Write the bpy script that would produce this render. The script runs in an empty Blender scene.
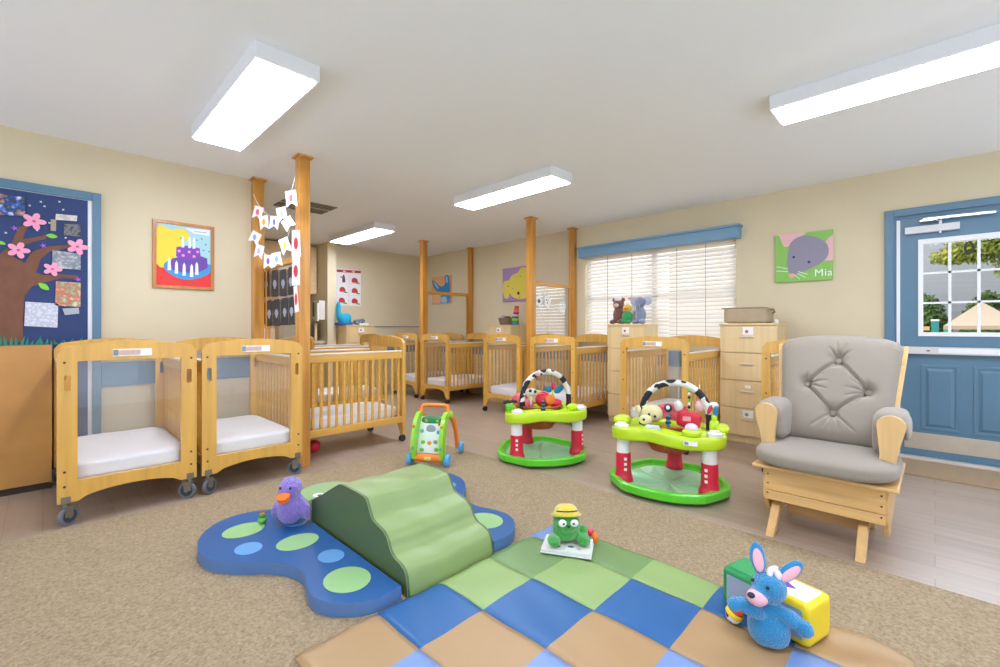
import bpy, bmesh, math, random
from math import sin, cos, pi, radians as R
from mathutils import Vector, Matrix, Euler
random.seed(7)
S = bpy.context.scene
COL = S.collection
F, HX, HY, CH, CEIL = 446., 500., 328., 1.09, 2.44
AZ = math.atan2(435, 446)
FW = (cos(AZ), sin(AZ)); RT = (sin(AZ), -cos(AZ))
XR, YL = 5.07, 4.45
def ray(px, py):
    u = (px-HX)/F
    return (FW[0]+u*RT[0], FW[1]+u*RT[1], (HY-py)/F)
def WL(px, py, y=YL):      # a point on a wall facing -y, as (x, z)
    r = ray(px, py); t = y/r[1]; return (r[0]*t, CH+r[2]*t)
def WR(px, py, x=XR):      # a point on a wall facing -x, as (y, z)
    r = ray(px, py); t = x/r[0]; return (r[1]*t, CH+r[2]*t)

# ------------------------------------------------------------------ materials
def lin(h):
    h = h.lstrip('#'); c = [int(h[i:i+2], 16)/255 for i in (0, 2, 4)]
    return tuple(((v/12.92) if v <= .04045 else ((v+.055)/1.055)**2.4) for v in c)+(1,)
MC = {}
def mat(name, col, rough=.5, var=.0, vs=(8, 8, 8), bump=0, bs=60, metal=0, spec=.5, sheen=0, coord='Object', col2=None, coat=0, trans=0, alpha=None):
    if name in MC: return MC[name]
    m = bpy.data.materials.new(name); m.use_nodes = True; MC[name] = m
    nt = m.node_tree; N = nt.nodes; L = nt.links; b = N['Principled BSDF']
    c = lin(col)
    b.inputs['Base Color'].default_value = c; b.inputs['Roughness'].default_value = rough
    b.inputs['Metallic'].default_value = metal; b.inputs['Specular IOR Level'].default_value = spec
    if sheen: b.inputs['Sheen Weight'].default_value = sheen
    if coat: b.inputs['Coat Weight'].default_value = coat; b.inputs['Coat Roughness'].default_value = .15
    if trans: b.inputs['Transmission Weight'].default_value = trans
    tc = N.new('ShaderNodeTexCoord'); mp = N.new('ShaderNodeMapping'); L.new(tc.outputs[coord], mp.inputs[0]); mp.inputs['Scale'].default_value = vs
    nz = N.new('ShaderNodeTexNoise'); nz.inputs['Scale'].default_value = 1; nz.inputs['Detail'].default_value = 5; L.new(mp.outputs[0], nz.inputs[0])
    if var or col2:
        mx = N.new('ShaderNodeMix'); mx.data_type = 'RGBA'
        c2 = lin(col2) if col2 else tuple(max(0, v*(1-var*2)) for v in c[:3])+(1,)
        c1 = c if col2 else tuple(min(1, v*(1+var*.6)) for v in c[:3])+(1,)
        mx.inputs[6].default_value = c1; mx.inputs[7].default_value = c2
        rp = N.new('ShaderNodeMapRange'); rp.inputs[1].default_value = .3; rp.inputs[2].default_value = .75
        L.new(nz.outputs[0], rp.inputs[0]); L.new(rp.outputs[0], mx.inputs[0]); L.new(mx.outputs[2], b.inputs['Base Color'])
    if bump:
        n2 = N.new('ShaderNodeTexNoise'); n2.inputs['Scale'].default_value = bs; n2.inputs['Detail'].default_value = 3
        L.new(tc.outputs[coord], n2.inputs[0]); bp = N.new('ShaderNodeBump'); bp.inputs['Strength'].default_value = bump; bp.inputs['Distance'].default_value = .01
        L.new(n2.outputs[0], bp.inputs['Height']); L.new(bp.outputs[0], b.inputs['Normal'])
    return m
def flat(col, rough=.6): return mat('paint_'+col.strip('#'), col, rough)
def wood(name, col, axis='Z', rough=.32, var=.16):
    s = {'X': (1.5, 26, 26), 'Y': (26, 1.5, 26), 'Z': (26, 26, 1.5)}[axis]
    return mat(name+'_'+axis, col, rough, var, s, coat=.25)
def emis(name, col, st):
    m = bpy.data.materials.new(name); m.use_nodes = True; b = m.node_tree.nodes['Principled BSDF']
    b.inputs['Base Color'].default_value = lin(col); b.inputs['Emission Color'].default_value = lin(col); b.inputs['Emission Strength'].default_value = st
    return m
def clear(name, refl=.1, tint='#ffffff', rough=.02, haze=0):
    m = bpy.data.materials.new(name); m.use_nodes = True; nt = m.node_tree; N = nt.nodes; L = nt.links
    N.clear(); o = N.new('ShaderNodeOutputMaterial'); t = N.new('ShaderNodeBsdfTransparent'); g = N.new('ShaderNodeBsdfGlossy'); x = N.new('ShaderNodeMixShader')
    t.inputs[0].default_value = lin(tint); g.inputs['Roughness'].default_value = rough
    lw = N.new('ShaderNodeLayerWeight'); lw.inputs[0].default_value = .5
    pw = N.new('ShaderNodeMath'); pw.operation = 'POWER'; pw.inputs[1].default_value = 4; L.new(lw.outputs['Facing'], pw.inputs[0])
    ad = N.new('ShaderNodeMath'); ad.operation = 'MULTIPLY_ADD'; ad.inputs[1].default_value = .3; ad.inputs[2].default_value = refl+.02; ad.use_clamp = True; L.new(pw.outputs[0], ad.inputs[0])
    L.new(ad.outputs[0], x.inputs[0]); L.new(t.outputs[0], x.inputs[1]); L.new(g.outputs[0], x.inputs[2])
    last = x
    if haze:
        d = N.new('ShaderNodeBsdfDiffuse'); y = N.new('ShaderNodeMixShader'); y.inputs[0].default_value = haze
        L.new(x.outputs[0], y.inputs[1]); L.new(d.outputs[0], y.inputs[2]); last = y
    L.new(last.outputs[0], o.inputs[0]); return m

WALL = mat('wall_paint', '#d9cbaa', .7, .03, (1.5, 1.5, 1.5), .05, 300)
CEILM = mat('ceiling_paint', '#f2f3f4', .9, .008, (1, 1, 1), .08, 120)
WHITE = mat('white_enamel', '#ececec', .4)
BLUE = mat('blue_trim_paint', '#587d95', .38, .03, (3, 3, 3))
CRIB = {a: wood('crib_maple', '#dca950', a, .32, .09) for a in 'XYZ'}
POST = wood('post_oak', '#d2913a', 'Z', .3, .2); POSTX = wood('post_oak', '#d2913a', 'X', .3, .2); POSTY = wood('post_oak', '#d2913a', 'Y', .3, .2)
MAPLE = wood('dresser_maple', '#e3c793', 'Z', .4, .06)
GLID = wood('glider_wood', '#e0b474', 'Y', .35, .10); GLIDX = wood('glider_wood', '#e0b474', 'X', .35, .10); GLIDZ = wood('glider_wood', '#e3ba7c', 'Z', .35, .10)
GAPSHADE = mat('gap_shade', '#3a2c1e', .7)
BLACK = mat('black_rubber', '#20242a', .5)
STEEL = mat('brushed_steel', '#8b857a', .35, metal=.7)
BRASS = mat('antique_plate', '#4c4534', .45, metal=.4)
CHROME = mat('bright_metal', '#d9d8d6', .25, metal=.6)
PAPER = mat('white_paper', '#f0eeea', .7)
SHEET = mat('white_sheet', '#e9e7e8', .85, .02, (6, 6, 6), .25, 9)
GREYF = mat('grey_upholstery', '#93887a', .75, .03, (5, 5, 5), .06, 25, sheen=.2)
ACRYL = clear('clear_acrylic', .01, haze=.03)
PART = clear('partition_acrylic', .35, haze=.02)
GLASS = clear('window_glass', -.018)

# ------------------------------------------------------------------ mesh builder
class B:
    def __init__(s): s.bm = bmesh.new(); s.mi = 0
    def _f(s, fs):
        for f in fs: f.material_index = s.mi
    def quadbox(s, P):
        v = [s.bm.verts.new(p) for p in P]
        s._f([s.bm.faces.new([v[i] for i in q]) for q in ((0, 3, 2, 1), (4, 5, 6, 7), (0, 1, 5, 4), (1, 2, 6, 5), (2, 3, 7, 6), (3, 0, 4, 7))]); return s
    def bx(s, x0, x1, y0, y1, z0, z1, M=None):
        P = [Vector(p) for p in ((x0, y0, z0), (x1, y0, z0), (x1, y1, z0), (x0, y1, z0), (x0, y0, z1), (x1, y0, z1), (x1, y1, z1), (x0, y1, z1))]
        if M is not None: P = [M @ p for p in P]
        return s.quadbox(P)
    def cb(s, c, d, rz=0, rx=0, ry=0):
        M = Matrix.Translation(c) @ Euler((rx, ry, rz)).to_matrix().to_4x4()
        return s.bx(-d[0]/2, d[0]/2, -d[1]/2, d[1]/2, -d[2]/2, d[2]/2, M)
    def tube(s, pts, r, n=10, cap=True):
        pts = [Vector(p) for p in pts]; rs = r if isinstance(r, (list, tuple)) else [r]*len(pts)
        rings = []; prev = None
        for i, p in enumerate(pts):
            t = (pts[min(i+1, len(pts)-1)]-pts[max(i-1, 0)])
            if t.length < 1e-9: t = Vector((0, 0, 1))
            t.normalize()
            if prev is None:
                a = Vector((0, 0, 1)) if abs(t.z) < .9 else Vector((1, 0, 0)); u = t.cross(a).normalized()
            else:
                u = prev-t*prev.dot(t); u = u.normalized() if u.length > 1e-6 else t.orthogonal().normalized()
            w = t.cross(u); prev = u
            rings.append([s.bm.verts.new(p+(u*cos(2*pi*k/n)+w*sin(2*pi*k/n))*rs[i]) for k in range(n)])
        fs = []
        for a, b in zip(rings, rings[1:]):
            for k in range(n): fs.append(s.bm.faces.new((a[k], a[(k+1) % n], b[(k+1) % n], b[k])))
        if cap: fs.append(s.bm.faces.new(rings[0][::-1])); fs.append(s.bm.faces.new(rings[-1]))
        s._f(fs); return s
    def cyl(s, p0, p1, r0, r1=None, n=16): return s.tube([p0, p1], [r0, r0 if r1 is None else r1], n)
    def lathe(s, prof, c=(0, 0, 0), n=20, M=None):
        M = M or Matrix(); c = Vector(c); rings = []
        for r, z in prof: rings.append([s.bm.verts.new(c+M @ Vector((max(r, 1e-4)*cos(2*pi*k/n), max(r, 1e-4)*sin(2*pi*k/n), z))) for k in range(n)])
        fs = [s.bm.faces.new((a[k], a[(k+1) % n], b[(k+1) % n], b[k])) for a, b in zip(rings, rings[1:]) for k in range(n)]
        fs.append(s.bm.faces.new(rings[0][::-1])); fs.append(s.bm.faces.new(rings[-1])); s._f(fs); return s
    def sel(s, c, r, n=2., M=None, k=8, fn=None):     # super-ellipsoid (n=2 ball, n>4 soft box)
        M = M or Matrix(); c = Vector(c); r = r if isinstance(r, (tuple, list)) else (r, r, r); cache = {}
        def V(p):
            key = tuple(round(q, 5) for q in p)
            if key not in cache:
                p = [math.tan(q*pi/4) if n < 3 else q for q in p]
                l = sum(abs(q)**n for q in p)**(1/n); q = Vector([p[i]/l*r[i] for i in range(3)])
                if fn: q = fn(q)
                cache[key] = s.bm.verts.new(c+M @ q)
            return cache[key]
        fs = []
        for ax in range(3):
            for sg in (-1, 1):
                for i in range(k):
                    for j in range(k):
                        q = []
                        for a, b in ((i, j), (i+1, j), (i+1, j+1), (i, j+1)):
                            p = [0, 0, 0]; p[ax] = sg; p[(ax+1) % 3] = -1+2*a/k; p[(ax+2) % 3] = -1+2*b/k; q.append(V(p))
                        if sg < 0: q.reverse()
                        fs.append(s.bm.faces.new(q))
        s._f(fs); return s
    def plate(s, loops, fn, t):       # polygon with holes, fn(u,v)->3D, extruded by vector t
        es = []
        for lp in loops:
            v = [s.bm.verts.new(fn(*p)) for p in lp]; es += [s.bm.edges.new((v[i], v[(i+1) % len(v)])) for i in range(len(v))]
        g = bmesh.ops.triangle_fill(s.bm, use_beauty=True, use_dissolve=False, edges=es); fs = [f for f in g['geom'] if isinstance(f, bmesh.types.BMFace)]
        if Vector(t).length > 0:
            e = bmesh.ops.extrude_face_region(s.bm, geom=fs); bmesh.ops.translate(s.bm, vec=t, verts=[v for v in e['geom'] if isinstance(v, bmesh.types.BMVert)])
            nf = [f for f in e['geom'] if isinstance(f, bmesh.types.BMFace)]; side = set(f for v in e['geom'] if isinstance(v, bmesh.types.BMVert) for f in v.link_faces)
            fs = list(set(fs) | set(nf) | side)
        s._f(fs); return s
    def grid(s, fn, nu, nv, close=False):
        V = [[s.bm.verts.new(fn(i/nu, j/nv)) for j in range(nv+1)] for i in range(nu+1)]
        s._f([s.bm.faces.new((V[i][j], V[i+1][j], V[i+1][j+1], V[i][j+1])) for i in range(nu) for j in range(nv)]); return s
    def obj(s, name, mats, parent=None, bev=0, smooth=False, sub=0, solid=0, remesh=0, seg=2, recalc=True, loc=None, rz=0, fur=0):
        if recalc: bmesh.ops.recalc_face_normals(s.bm, faces=s.bm.faces)
        me = bpy.data.meshes.new(name); s.bm.to_mesh(me); s.bm.free()
        for m in (mats if isinstance(mats, (list, tuple)) else [mats]): me.materials.append(m)
        o = bpy.data.objects.new(name, me); COL.objects.link(o); o.parent = parent
        if loc: o.location = loc
        o.rotation_euler.z = rz
        if smooth: me.polygons.foreach_set('use_smooth', [True]*len(me.polygons))
        if solid: m = o.modifiers.new('s', 'SOLIDIFY'); m.thickness = solid; m.offset = 0
        if bev: m = o.modifiers.new('b', 'BEVEL'); m.width = bev; m.segments = seg; m.limit_method = 'ANGLE'; m.angle_limit = R(40)
        if sub: m = o.modifiers.new('u', 'SUBSURF'); m.levels = sub; m.render_levels = sub
        if remesh:
            m = o.modifiers.new('r', 'REMESH'); m.mode = 'VOXEL'; m.voxel_size = remesh; m.use_smooth_shade = True
            m = o.modifiers.new('sm', 'SMOOTH'); m.iterations = 4; m.factor = .6
        if fur:
            tx = bpy.data.textures.get('fur_noise') or bpy.data.textures.new('fur_noise', 'CLOUDS'); tx.noise_scale = .012; tx.noise_depth = 3
            m = o.modifiers.new('f', 'DISPLACE'); m.texture = tx; m.strength = fur; m.mid_level = .5; m.texture_coords = 'LOCAL'
        return o
def tag(o, label, cat, group=None):
    o['label'] = label; o['category'] = cat
    if group: o['group'] = group
    return o
def thing(name, label, cat, loc=(0, 0, 0), rz=0, group=None):
    o = bpy.data.objects.new(name, None); COL.objects.link(o); o.location = loc; o.rotation_euler.z = rz; o.empty_display_size = .1
    return tag(o, label, cat, group)
def struct(o): o['kind'] = 'structure'; return o
def copy_tree(o, parent=None):
    c = o.copy(); COL.objects.link(c); c.parent = parent
    for ch in [k for k in o.children]: copy_tree(ch, c)
    return c
def dup(o, loc, rz, label):
    c = copy_tree(o); c.location = loc; c.rotation_euler.z = rz; c['label'] = label; return c
def circ(cx, cy, rx, ry=None, n=20, a0=0, a1=2*pi):
    ry = ry or rx; full = abs(a1-a0-2*pi) < 1e-6
    return [(cx+rx*cos(a0+(a1-a0)*i/(n if full else n-1)), cy+ry*sin(a0+(a1-a0)*i/(n if full else n-1))) for i in range(n)]
def rrect(x0, x1, y0, y1, r, n=4):
    o = []
    for cx, cy, a in ((x1-r, y1-r, 0), (x0+r, y1-r, pi/2), (x0+r, y0+r, pi), (x1-r, y0+r, 3*pi/2)):
        o += [(cx+r*cos(a+pi/2*i/n), cy+r*sin(a+pi/2*i/n)) for i in range(n+1)]
    return o
def crom(P, k=6, closed=True):      # smooth closed/open curve through 2-D or 3-D points
    n = len(P); out = []
    rng = range(n if closed else n-1)
    for i in rng:
        g = (lambda j: P[j % n]) if closed else (lambda j: P[max(0, min(n-1, j))])
        p0, p1, p2, p3 = g(i-1), g(i), g(i+1), g(i+2)
        for t in range(k):
            t = t/k
            out.append(tuple(.5*((2*p1[d])+(-p0[d]+p2[d])*t+(2*p0[d]-5*p1[d]+4*p2[d]-p3[d])*t*t+(-p0[d]+3*p1[d]-3*p2[d]+p3[d])*t**3) for d in range(len(p1))))
    if not closed: out.append(tuple(P[-1]))
    return out

# ------------------------------------------------------------------ room shell
VIN = mat('vinyl_plank', '#a08a76', .3)
nt = VIN.node_tree; N = nt.nodes; L = nt.links; b = N['Principled BSDF']
tc = N.new('ShaderNodeTexCoord'); mp = N.new('ShaderNodeMapping'); mp.inputs['Rotation'].default_value = (0, 0, pi/2); L.new(tc.outputs['Object'], mp.inputs[0])
br = N.new('ShaderNodeTexBrick'); br.inputs['Scale'].default_value = 1; br.inputs['Brick Width'].default_value = 1.2; br.inputs['Row Height'].default_value = .15; br.inputs['Mortar Size'].default_value = .0012
br.inputs['Color1'].default_value = lin('#ae9a88'); br.inputs['Color2'].default_value = lin('#a38f7c'); br.inputs['Mortar'].default_value = lin('#86725f'); L.new(mp.outputs[0], br.inputs[0])
m2 = N.new('ShaderNodeMapping'); m2.inputs['Scale'].default_value = (22, 1.6, 1); L.new(tc.outputs['Object'], m2.inputs[0])
nz = N.new('ShaderNodeTexNoise'); nz.inputs['Scale'].default_value = 1; nz.inputs['Detail'].default_value = 6; L.new(m2.outputs[0], nz.inputs[0])
mx = N.new('ShaderNodeMix'); mx.data_type = 'RGBA'; mx.blend_type = 'MULTIPLY'; mx.inputs[0].default_value = .5; rp = N.new('ShaderNodeMapRange'); rp.inputs[1].default_value = .3; rp.inputs[2].default_value = .7; rp.inputs[3].default_value = .8; rp.inputs[4].default_value = 1.12
L.new(nz.outputs[0], rp.inputs[0]); L.new(br.outputs[0], mx.inputs[6]); L.new(rp.outputs[0], mx.inputs[7]); L.new(mx.outputs[2], b.inputs['Base Color'])
b.inputs['Roughness'].default_value = .33; b.inputs['Specular IOR Level'].default_value = .6
struct(B().bx(-1.7, 5.22, -1.5, 7.65, -.05, 0).obj('floor', VIN))
CARP = mat('carpet_loop', '#b9a587', .95, 0, (95, 95, 95), .9, 160, col2='#8d795e', spec=.1)
mm = CARP.node_tree.nodes
struct(B().bx(-1.7, 2.61, -1.5, 3.36, 0, .006).obj('floor', CARP))
TH = .15
struct(B().bx(-1.7, 1.42, YL, YL+TH, 0, CEIL).obj('wall_left', WALL))
struct(B().bx(1.27, 1.42, YL+TH, 7.65, 0, CEIL).obj('wall_alcove_left', WALL))
struct(B().bx(1.42, 3.11, 7.5, 7.65, 0, CEIL).obj('wall_alcove', WALL))
WALL2 = mat('pale_corner_paint', '#d6d2c6', .7)
struct(B().bx(3.11, 3.25, 6.8, 7.65, 0, CEIL).obj('wall_alcove_right', WALL))
struct(B().bx(3.25, XR+TH, 7.0, 7.15, 0, CEIL).obj('wall_back', WALL))
WY0, WY1, WZ0, WZ1 = 1.49, 3.36, .95, 2.02
DY0, DY1, DZ = -.66, .25, 2.03
w = B()
w.bx(XR, XR+TH, WY1, 7.15, 0, CEIL); w.bx(XR, XR+TH, WY0, WY1, 0, WZ0); w.bx(XR, XR+TH, WY0, WY1, WZ1, CEIL)
w.bx(XR, XR+TH, DY1, WY0, 0, CEIL); w.bx(XR, XR+TH, DY0, DY1, DZ, CEIL); w.bx(XR, XR+TH, -1.5, DY0, 0, CEIL); w.bx(XR, XR+TH, DY0, DY1, -.05, 0)
struct(w.obj('wall_right', WALL))
struct(B().bx(-1.7, 5.22, -1.5, 7.65, CEIL, CEIL+.1).obj('ceiling', CEILM))
# blue rail at crib height, thin picture rail in the back corner, skirting
struct(B().bx(.305, 1.33, YL-.018, YL, .65, .83).obj('trim_1', BLUE, bev=.003))
struct(B().bx(XR-.018, XR, .33, 6.99, .65, .83).obj('trim_2', BLUE, bev=.003))
struct(B().bx(3.26, XR-.02, 6.982, 7.0, .65, .83).obj('trim_3', BLUE, bev=.003))
GREYT = mat('grey_rail_paint', '#8f887a', .5)
struct(B().bx(3.26, XR-.02, 6.99, 7.0, 1.105, 1.12).obj('trim_4', GREYT))
BASEM = mat('skirting', '#b9a68a', .5)
struct(B().bx(.32, 1.33, YL-.012, YL, 0, .09).obj('baseboard_left', BASEM))
struct(B().bx(XR-.012, XR, .33, 6.99, 0, .09).obj('baseboard_right', BASEM))
struct(B().bx(3.26, XR-.02, 6.988, 7.0, 0, .09).obj('baseboard_back', BASEM))
# tan threshold mat strip in front of the door
STRIP = mat('threshold_vinyl', '#a98f6d', .45, .05, (2, 12, 2))
struct(B().bx(4.49, XR-.03, -1.2, .29, 0, .012).obj('trim_5', STRIP, bev=.003))

# ------------------------------------------------------------------ blue door on the left wall with mural
t = struct(B().bx(.255, .303, YL-.03, YL, 0, 2.083).bx(-1.0, .255, YL-.03, YL, 2.025, 2.083).bx(-1.05, -1.0, YL-.03, YL, 0, 2.083).obj('trim_6', BLUE, bev=.003))
struct(B().bx(-1.0, .255, YL-.012, YL, 0.02, 2.025).obj('door_1', WHITE))
mur = thing('tree_mural', 'dark blue paper mural with big brown tree covering the left door', 'mural', (0, YL-.012, 0))
NAVY = mat('navy_paper', '#2c3f70', .7, .06, (5, 5, 5))
BROWN = mat('brown_craft_paper', '#7d533f', .8, .10, (14, 14, 9), .3, 25)
q = .0
def wl_poly(bd, pts, d, y0=YL-.012, t=.002, n=1, smooth=False):   # px points -> thin plate hanging d in front of y0
    P = [WL(a, c, y0) for a, c in pts]
    if smooth: P = crom(P, 5)
    return bd.plate([P], lambda u, v: (u, -d, v), (0, t, 0))
bd = B(); bd.bx(-.95, .23, -.004, 0, .1, 2.02); bd.obj('backing_paper', NAVY, mur)
X0 = lambda x, y: (x/4.042, 180+y/4.042)
bd = B(); wl_poly(bd, [X0(*p) for p in [(-120, 640), (-100, 420), (-150, 300), (-60, 290), (0, 300), (45, 262), (70, 200), (110, 165), (118, 180), (100, 215), (92, 240), (140, 232), (190, 222), (185, 238), (120, 256), (75, 280), (55, 310), (100, 335), (130, 290), (185, 270), (280, 262), (285, 275), (200, 290), (165, 320), (145, 375), (180, 385), (240, 380), (315, 388), (320, 400), (250, 396), (190, 412), (130, 430), (100, 470), (92, 560), (95, 655), (-120, 660)]], .008); bd.obj('tree_trunk', BROWN, mur)
GR = mat('grass_paper', '#2f8a72', .7)
bd = B()
for k in range(46):
    x = -.9+1.1*k/46; h = random.uniform(.015, .06)
    bd.plate([[(x, .975), (x+.02, .975), (x+random.uniform(-.01, .03), .99+h)]], lambda u, v: (u, -.010, v), (0, .001, 0))
bd.obj('grass', GR, mur)
LEAFG = flat('#7fd03a')
for (a, c) in [((186, 225), (232, 232)), ((156, 418), (198, 445)), ((-10, 250), (24, 262))]:
    p0 = WL(*X0(*a)); p1 = WL(*X0(*c)); d = Vector((p1[0]-p0[0], p1[1]-p0[1])); n_ = Vector((-d.y, d.x))*.28
    mid = Vector(p0)+d*.5
    bd = B(); bd.plate([crom([tuple(p0), tuple(mid+n_), tuple(p1), tuple(mid-n_)], 4)], lambda u, v: (u, -.014, v), (0, .001, 0)); bd.obj('leaf', LEAFG, mur)
PINK = flat('#f3a0bd'); PINKD = flat('#d8517f'); PURP = flat('#9a5bd6')
for (c, r, ph) in [((138, 170), 36, .2), ((75, 286), 34, .0), ((312, 272), 36, .5), ((212, 362), 30, .9)]:
    ce = WL(*X0(*c)); rr = r/4.042*YL/1.33/446*.86
    pts = []
    for k in range(40):
        a = 2*pi*k/40+ph; q_ = rr*(.45+.6*abs(cos(2.5*a/1.25*1.25/1.0)) )
        pts.append((ce[0]+q_*cos(a), ce[1]+q_*sin(a)))
    bd = B(); bd.plate([pts], lambda u, v: (u, -.022, v), (0, .002, 0)); bd.mi = 1; bd.plate([circ(ce[0], ce[1], rr*.16, n=10)], lambda u, v: (u, -.0235, v), (0, .001, 0)); bd.obj('paper_flower', [PINK, PINKD], mur)
for c in [(60, 197), (175, 267), (315, 403)]:
    ce = WL(*X0(*c)); bd = B(); bd.plate([[(ce[0]+.02*(1 if k % 2 else .4)*cos(k*pi/5), ce[1]+.02*(1 if k % 2 else .4)*sin(k*pi/5)) for k in range(10)]], lambda u, v: (u, -.012, v), (0, .001, 0)); bd.obj('purple_blossom', PURP, mur)
for c in [(120, 105), (180, 108), (240, 90), (255, 122), (20, 75), (200, 175), (265, 235), (150, 205), (24, 215), (165, 90)]:
    ce = WL(*X0(*c)); bd = B(); bd.plate([[(ce[0]+.009*(1 if k % 2 else .35)*cos(k*pi/4), ce[1]+.009*(1 if k % 2 else .35)*sin(k*pi/4)) for k in range(8)]], lambda u, v: (u, -.006, v), (0, .001, 0)); bd.obj('star', PAPER, mur)
def picture_mat(name, base, cols, sc=30, seed=0):
    m = bpy.data.materials.new(name); m.use_nodes = True; N = m.node_tree.nodes; L = m.node_tree.links; b = N['Principled BSDF']; b.inputs['Roughness'].default_value = .4
    tc = N.new('ShaderNodeTexCoord'); mp = N.new('ShaderNodeMapping'); mp.inputs['Location'].default_value = (seed*3.1, seed, seed*1.7); L.new(tc.outputs['Object'], mp.inputs[0])
    nz = N.new('ShaderNodeTexNoise'); nz.inputs['Scale'].default_value = sc; nz.inputs['Detail'].default_value = 2; L.new(mp.outputs[0], nz.inputs[0])
    cr = N.new('ShaderNodeValToRGB'); cr.color_ramp.interpolation = 'LINEAR'; e = cr.color_ramp.elements
    e[0].position = .3; e[0].color = lin(base); e[1].position = .75; e[1].color = lin(cols[-1])
    for i, c in enumerate(cols[:-1]): k = e.new(.42+.12*i); k.color = lin(c)
    L.new(nz.outputs[0], cr.inputs[0]); L.new(cr.outputs[0], b.inputs['Base Color']); return m
def wl_sheet(name, label, cat, pts, m, d, group=None, extra=None):
    P = [WL(a, c, YL-.012) for a, c in pts]; cx = sum(p[0] for p in P)/len(P); cz = sum(p[1] for p in P)/len(P)
    bd = B(); bd.plate([[(p[0]-cx, p[1]-cz) for p in P]], lambda u, v: (u, 0, v), (0, .0015, 0))
    o = bd.obj(name, m, loc=(cx, YL-.012-d, cz)); return tag(o, label, cat, group)
def XQ(*L_): return [X0(*p) for p in L_]
wl_sheet('photograph', 'photo print with bright blue shape at top left of the tree mural', 'photo', XQ((-40, 50), (100, 72), (103, 148), (-40, 140)), picture_mat('p1', '#d9d6dd', ['#2d5fae', '#26324d', '#d8a7a0'], 22, 1), .014, 'photos and drawings on the tree mural')
wl_sheet('photograph', 'dark photo print under a paper tag on the tree mural', 'photo', XQ((258, 178), (325, 182), (325, 230), (258, 224)), picture_mat('p2', '#24262a', ['#3b3c40', '#77777a', '#1d1e20'], 22, 2), .014, 'photos and drawings on the tree mural')
wl_sheet('paper_tag', 'small silvery paper tag above the dark photo print', 'paper', XQ((226, 138), (312, 146), (310, 168), (224, 162)), picture_mat('p3', '#d3cfc4', ['#b4b0a6', '#d8d5cc', '#8d8a82'], 22, 3), .015)
wl_sheet('paper_tag', 'narrow tan paper strip left of the dark photo print', 'paper', XQ((205, 160), (227, 162), (226, 208), (204, 206)), flat('#a59a80'), .0165)
wl_sheet('photograph', 'pale crowded photo print over the middle branch, beside pink flowers', 'photo', XQ((212, 284), (325, 300), (326, 364), (210, 356)), picture_mat('p4', '#cfc6c8', ['#a7abb3', '#6f7d87', '#e3d5d8'], 26, 4), .016, 'photos and drawings on the tree mural')
wl_sheet('photograph', 'colourful photo print of red and green toys, lowest on the tree mural', 'photo', XQ((226, 410), (326, 416), (325, 513), (222, 508)), picture_mat('p5', '#d8cfb6', ['#9aa27a', '#c4694d', '#e3d9bd'], 22, 5), .014, 'photos and drawings on the tree mural')
wl_sheet('paper_tag', 'small torn white paper below the toy photo print', 'paper', XQ((252, 520), (318, 516), (320, 540), (262, 546)), flat('#aab0ba'), .014)
wl_sheet('drawing', "child's scribble on white paper beside the trunk base", 'drawing', XQ((103, 492), (235, 500), (232, 597), (98, 590)), picture_mat('p6', '#dcdde6', ['#d8d9e4', '#b9bccb', '#e6e6ee'], 40, 6), .014, 'photos and drawings on the tree mural')

# wood cabinet panel at the far left
cab = thing('low_cabinet', 'plain honey wood low cabinet at far left below the tree mural', 'cabinet', (-.45, 4.30, 0))
HON = mat('honey_panel', '#c08a44', .38, .08, (3, 3, 5), coat=.2)
B().bx(-.47, .495, 0, .12, .045, .975).obj('body', HON, cab, bev=.004)
B().bx(-.46, .485, .015, .12, 0, .045).obj('toe_gap_shade', GAPSHADE, cab)  # dark block painted for the shaded toe gap under the cabinet

# ------------------------------------------------------------------ framed cake poster
fr = thing('framed_poster', 'wood-framed birthday cake poster hanging on the left wall', 'poster', (0, YL, 0))
PX = lambda x, y: (140+x/7.411, 210+y/7.411)
def pl(bd, pts, d, smooth=False, t=.001):
    P = [WL(*PX(*p), YL) for p in pts]
    if smooth: P = crom(P, 5)
    bd.plate([P], lambda u, v: (u, -d, v), (0, t, 0))
x0, x1, z0, z1 = .606, 1.03, 1.41, 1.958
OAKF = wood('poster_frame', '#c8813f', 'Z', .4, .15)
B().plate([[(x0, z0), (x1, z0), (x1, z1), (x0, z1)], [(x0+.026, z0+.026), (x1-.026, z0+.026), (x1-.026, z1-.026), (x0+.026, z1-.026)]], lambda u, v: (u, -.018, v), (0, .018, 0)).obj('frame', OAKF, fr, bev=.002)
bd = B(); bd.bx(x0+.02, x1-.02, -.006, -.001, z0+.02, z1-.02)
bd.mi = 1; bd.bx(x0+.026, x1-.026, -.0075, -.006, z0+.026, z0+.19)
bd.mi = 2; bd.plate([crom([(x0+.03, z0+.19), (x0+.14, z0+.19), (x0+.2, z0+.28), (x0+.19, z0+.36), (x0+.25, z0+.44), (x0+.2, z0+.5), (x0+.12, z0+.48), (x0+.03, z0+.49)], 4)], lambda u, v: (u, -.008, v), (0, .001, 0))
bd.mi = 3; pl(bd, [(175, 420), (200, 380), (300, 350), (420, 370), (520, 410), (530, 455), (440, 505), (330, 515), (230, 480)], .009, True)
bd.mi = 4; pl(bd, [(225, 400), (235, 360), (330, 340), (440, 340), (495, 360), (500, 430), (430, 465), (320, 465), (240, 445)], .010, False)
bd.mi = 5; pl(bd, [(265, 345), (268, 275), (350, 265), (440, 285), (448, 350), (360, 372)], .011, False)
bd.mi = 6
for c in [(288, 305), (362, 312), (425, 312), (318, 338), (398, 346)]:
    p = WL(*PX(*c)); bd.plate([circ(p[0], p[1], .011, n=10)], lambda u, v: (u, -.0125, v), (0, .001, 0))
bd.mi = 7
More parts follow.
